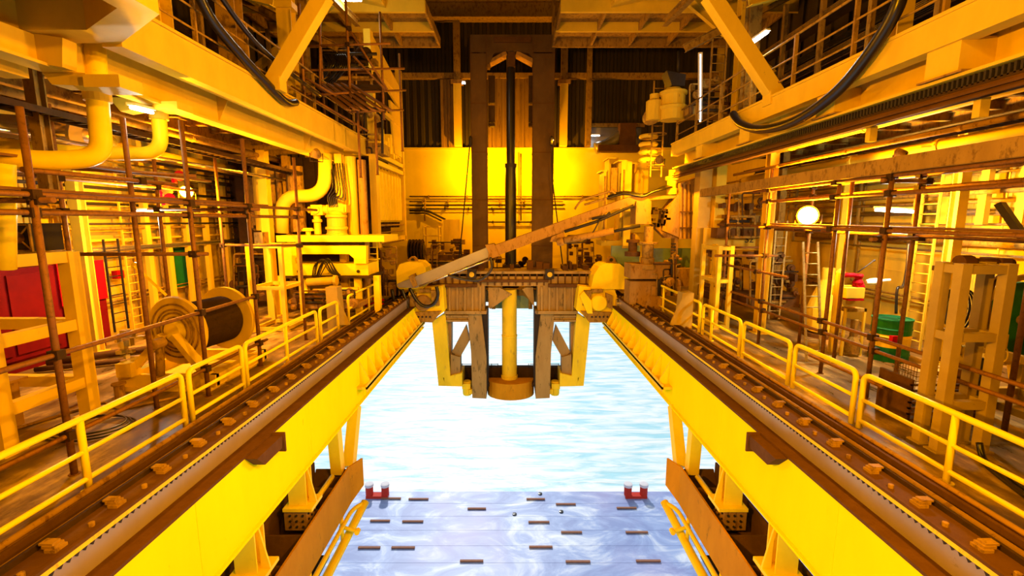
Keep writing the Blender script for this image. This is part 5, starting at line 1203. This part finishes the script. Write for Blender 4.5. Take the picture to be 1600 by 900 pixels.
# dark house walls behind the upper platforms
for s in (-1,1):
    b = MB(); corr = []
    b.box(*sx(s,13.2,13.4),-2,30,7.55,19)
    for y in range(-1,30,1): b.box(*sx(s,13.1,13.2),y,y+.4,7.55,19)
    struct('wall_upper_left' if s<0 else 'wall_upper_right', b, 'corr')
# roof trusses high above, seen between platforms
for i,y in enumerate((9,13,17)):
    pass
for s, sd in ((-1,'left'),(1,'right')):
    t = thing('roof_bracing','steel bracing under the roof above the %s upper platform' % sd,'bracing',(s*9,16,11))
    for k,(a,c) in enumerate((((6.6,12,11.6),(12.8,12,11.6)),((6.6,15,12.2),(12.8,15,12.2)),((6.6,12,11.6),(6.6,21,12.4)),((9.5,8,11),(9.5,22,12.5)),((6.6,18.5,10.5),(12.8,18.5,13.5)),((6.6,21,14),(12.5,21,9.5)),((7.5,9,11.2),(12.8,14,9.4)),((7,14.5,10.4),(12.8,16.5,12.4)))):
        b = MB(); b.ibeam((s*a[0],a[1],a[2]),(s*c[0],c[1],c[2]),.22,.28,.025); b.build('beam','cream' if k%2 else 'creamd',t)
# upper-left hanging machinery above scaffold
clutter('hoist_machine','dark hydraulic hoist with hoses above the hanging scaffold','machine',498,590,78,132,18.6,30,'rustd',51)
b = MB(); rr = random.Random(2)
for k in range(12): x = 505+3*k; b.tube(spline([W(x,85,18.3),W(x+8,100,18.2),W(x-4+rr.uniform(-6,6),118,18.2),W(x-14,128,18.3)]),.03,6)
tag(b.build('hose_bundle','black'),'bunch of black hoses hanging above the upper left scaffold','hoses')
clutter('pipe_rack','pale pipework stacked behind the cylinder rack top','machine',560,598,165,240,21.5,18,'creamd',52)
# right under-platform pipes
for i,(X,z,r,m,ya,yb) in enumerate(((9.0,6.35,.11,'cream',2,19),(11.0,5.9,.16,'cream',4,22),(12.3,5.5,.09,'chrome',3,24),(8.6,5.75,.05,'rustl',3,18),(9.9,5.4,.06,'chrome',3,20),(12.8,6.2,.12,'creamd',2,26))):
    b = MB(); b.tube([(X,ya,z),(X,yb,z)],r,12)
    for y in (6,9,12,15): b.lathe((X,y,z),(0,1,0),[(0,r*1.2),(.1,r*1.2)],12)
    tag(b.build('service_pipe',m),['cream pipe just beneath the chain rail','thickest cream pipe under the right platform','bright bare pipe close to the right wall','thin rusty pipe hung below the right cable tray','thin bare pipe above the right scaffold','worn pipe highest beside the right wall'][i],'pipe','service pipes under the right platform')
for i,(X,z,r,m) in enumerate(((-10.2,6.6,.1,'creamd'),(-12.4,6.3,.14,'cream'),(-9.9,5.75,.05,'chrome'),(-12.7,5.6,.09,'chrome'))):
    b = MB(); b.tube([(X,3,z),(X,21,z)],r,12)
    for y in (6,9,12,15): b.lathe((X,y,z),(0,1,0),[(0,r*1.2),(.1,r*1.2)],12)
    tag(b.build('service_pipe',m),['worn pipe tight under the left platform','thick cream pipe near the left wall','thin bare pipe below the left cable tray','bright bare pipe close to the left wall'][i],'pipe','service pipes under the left platform')
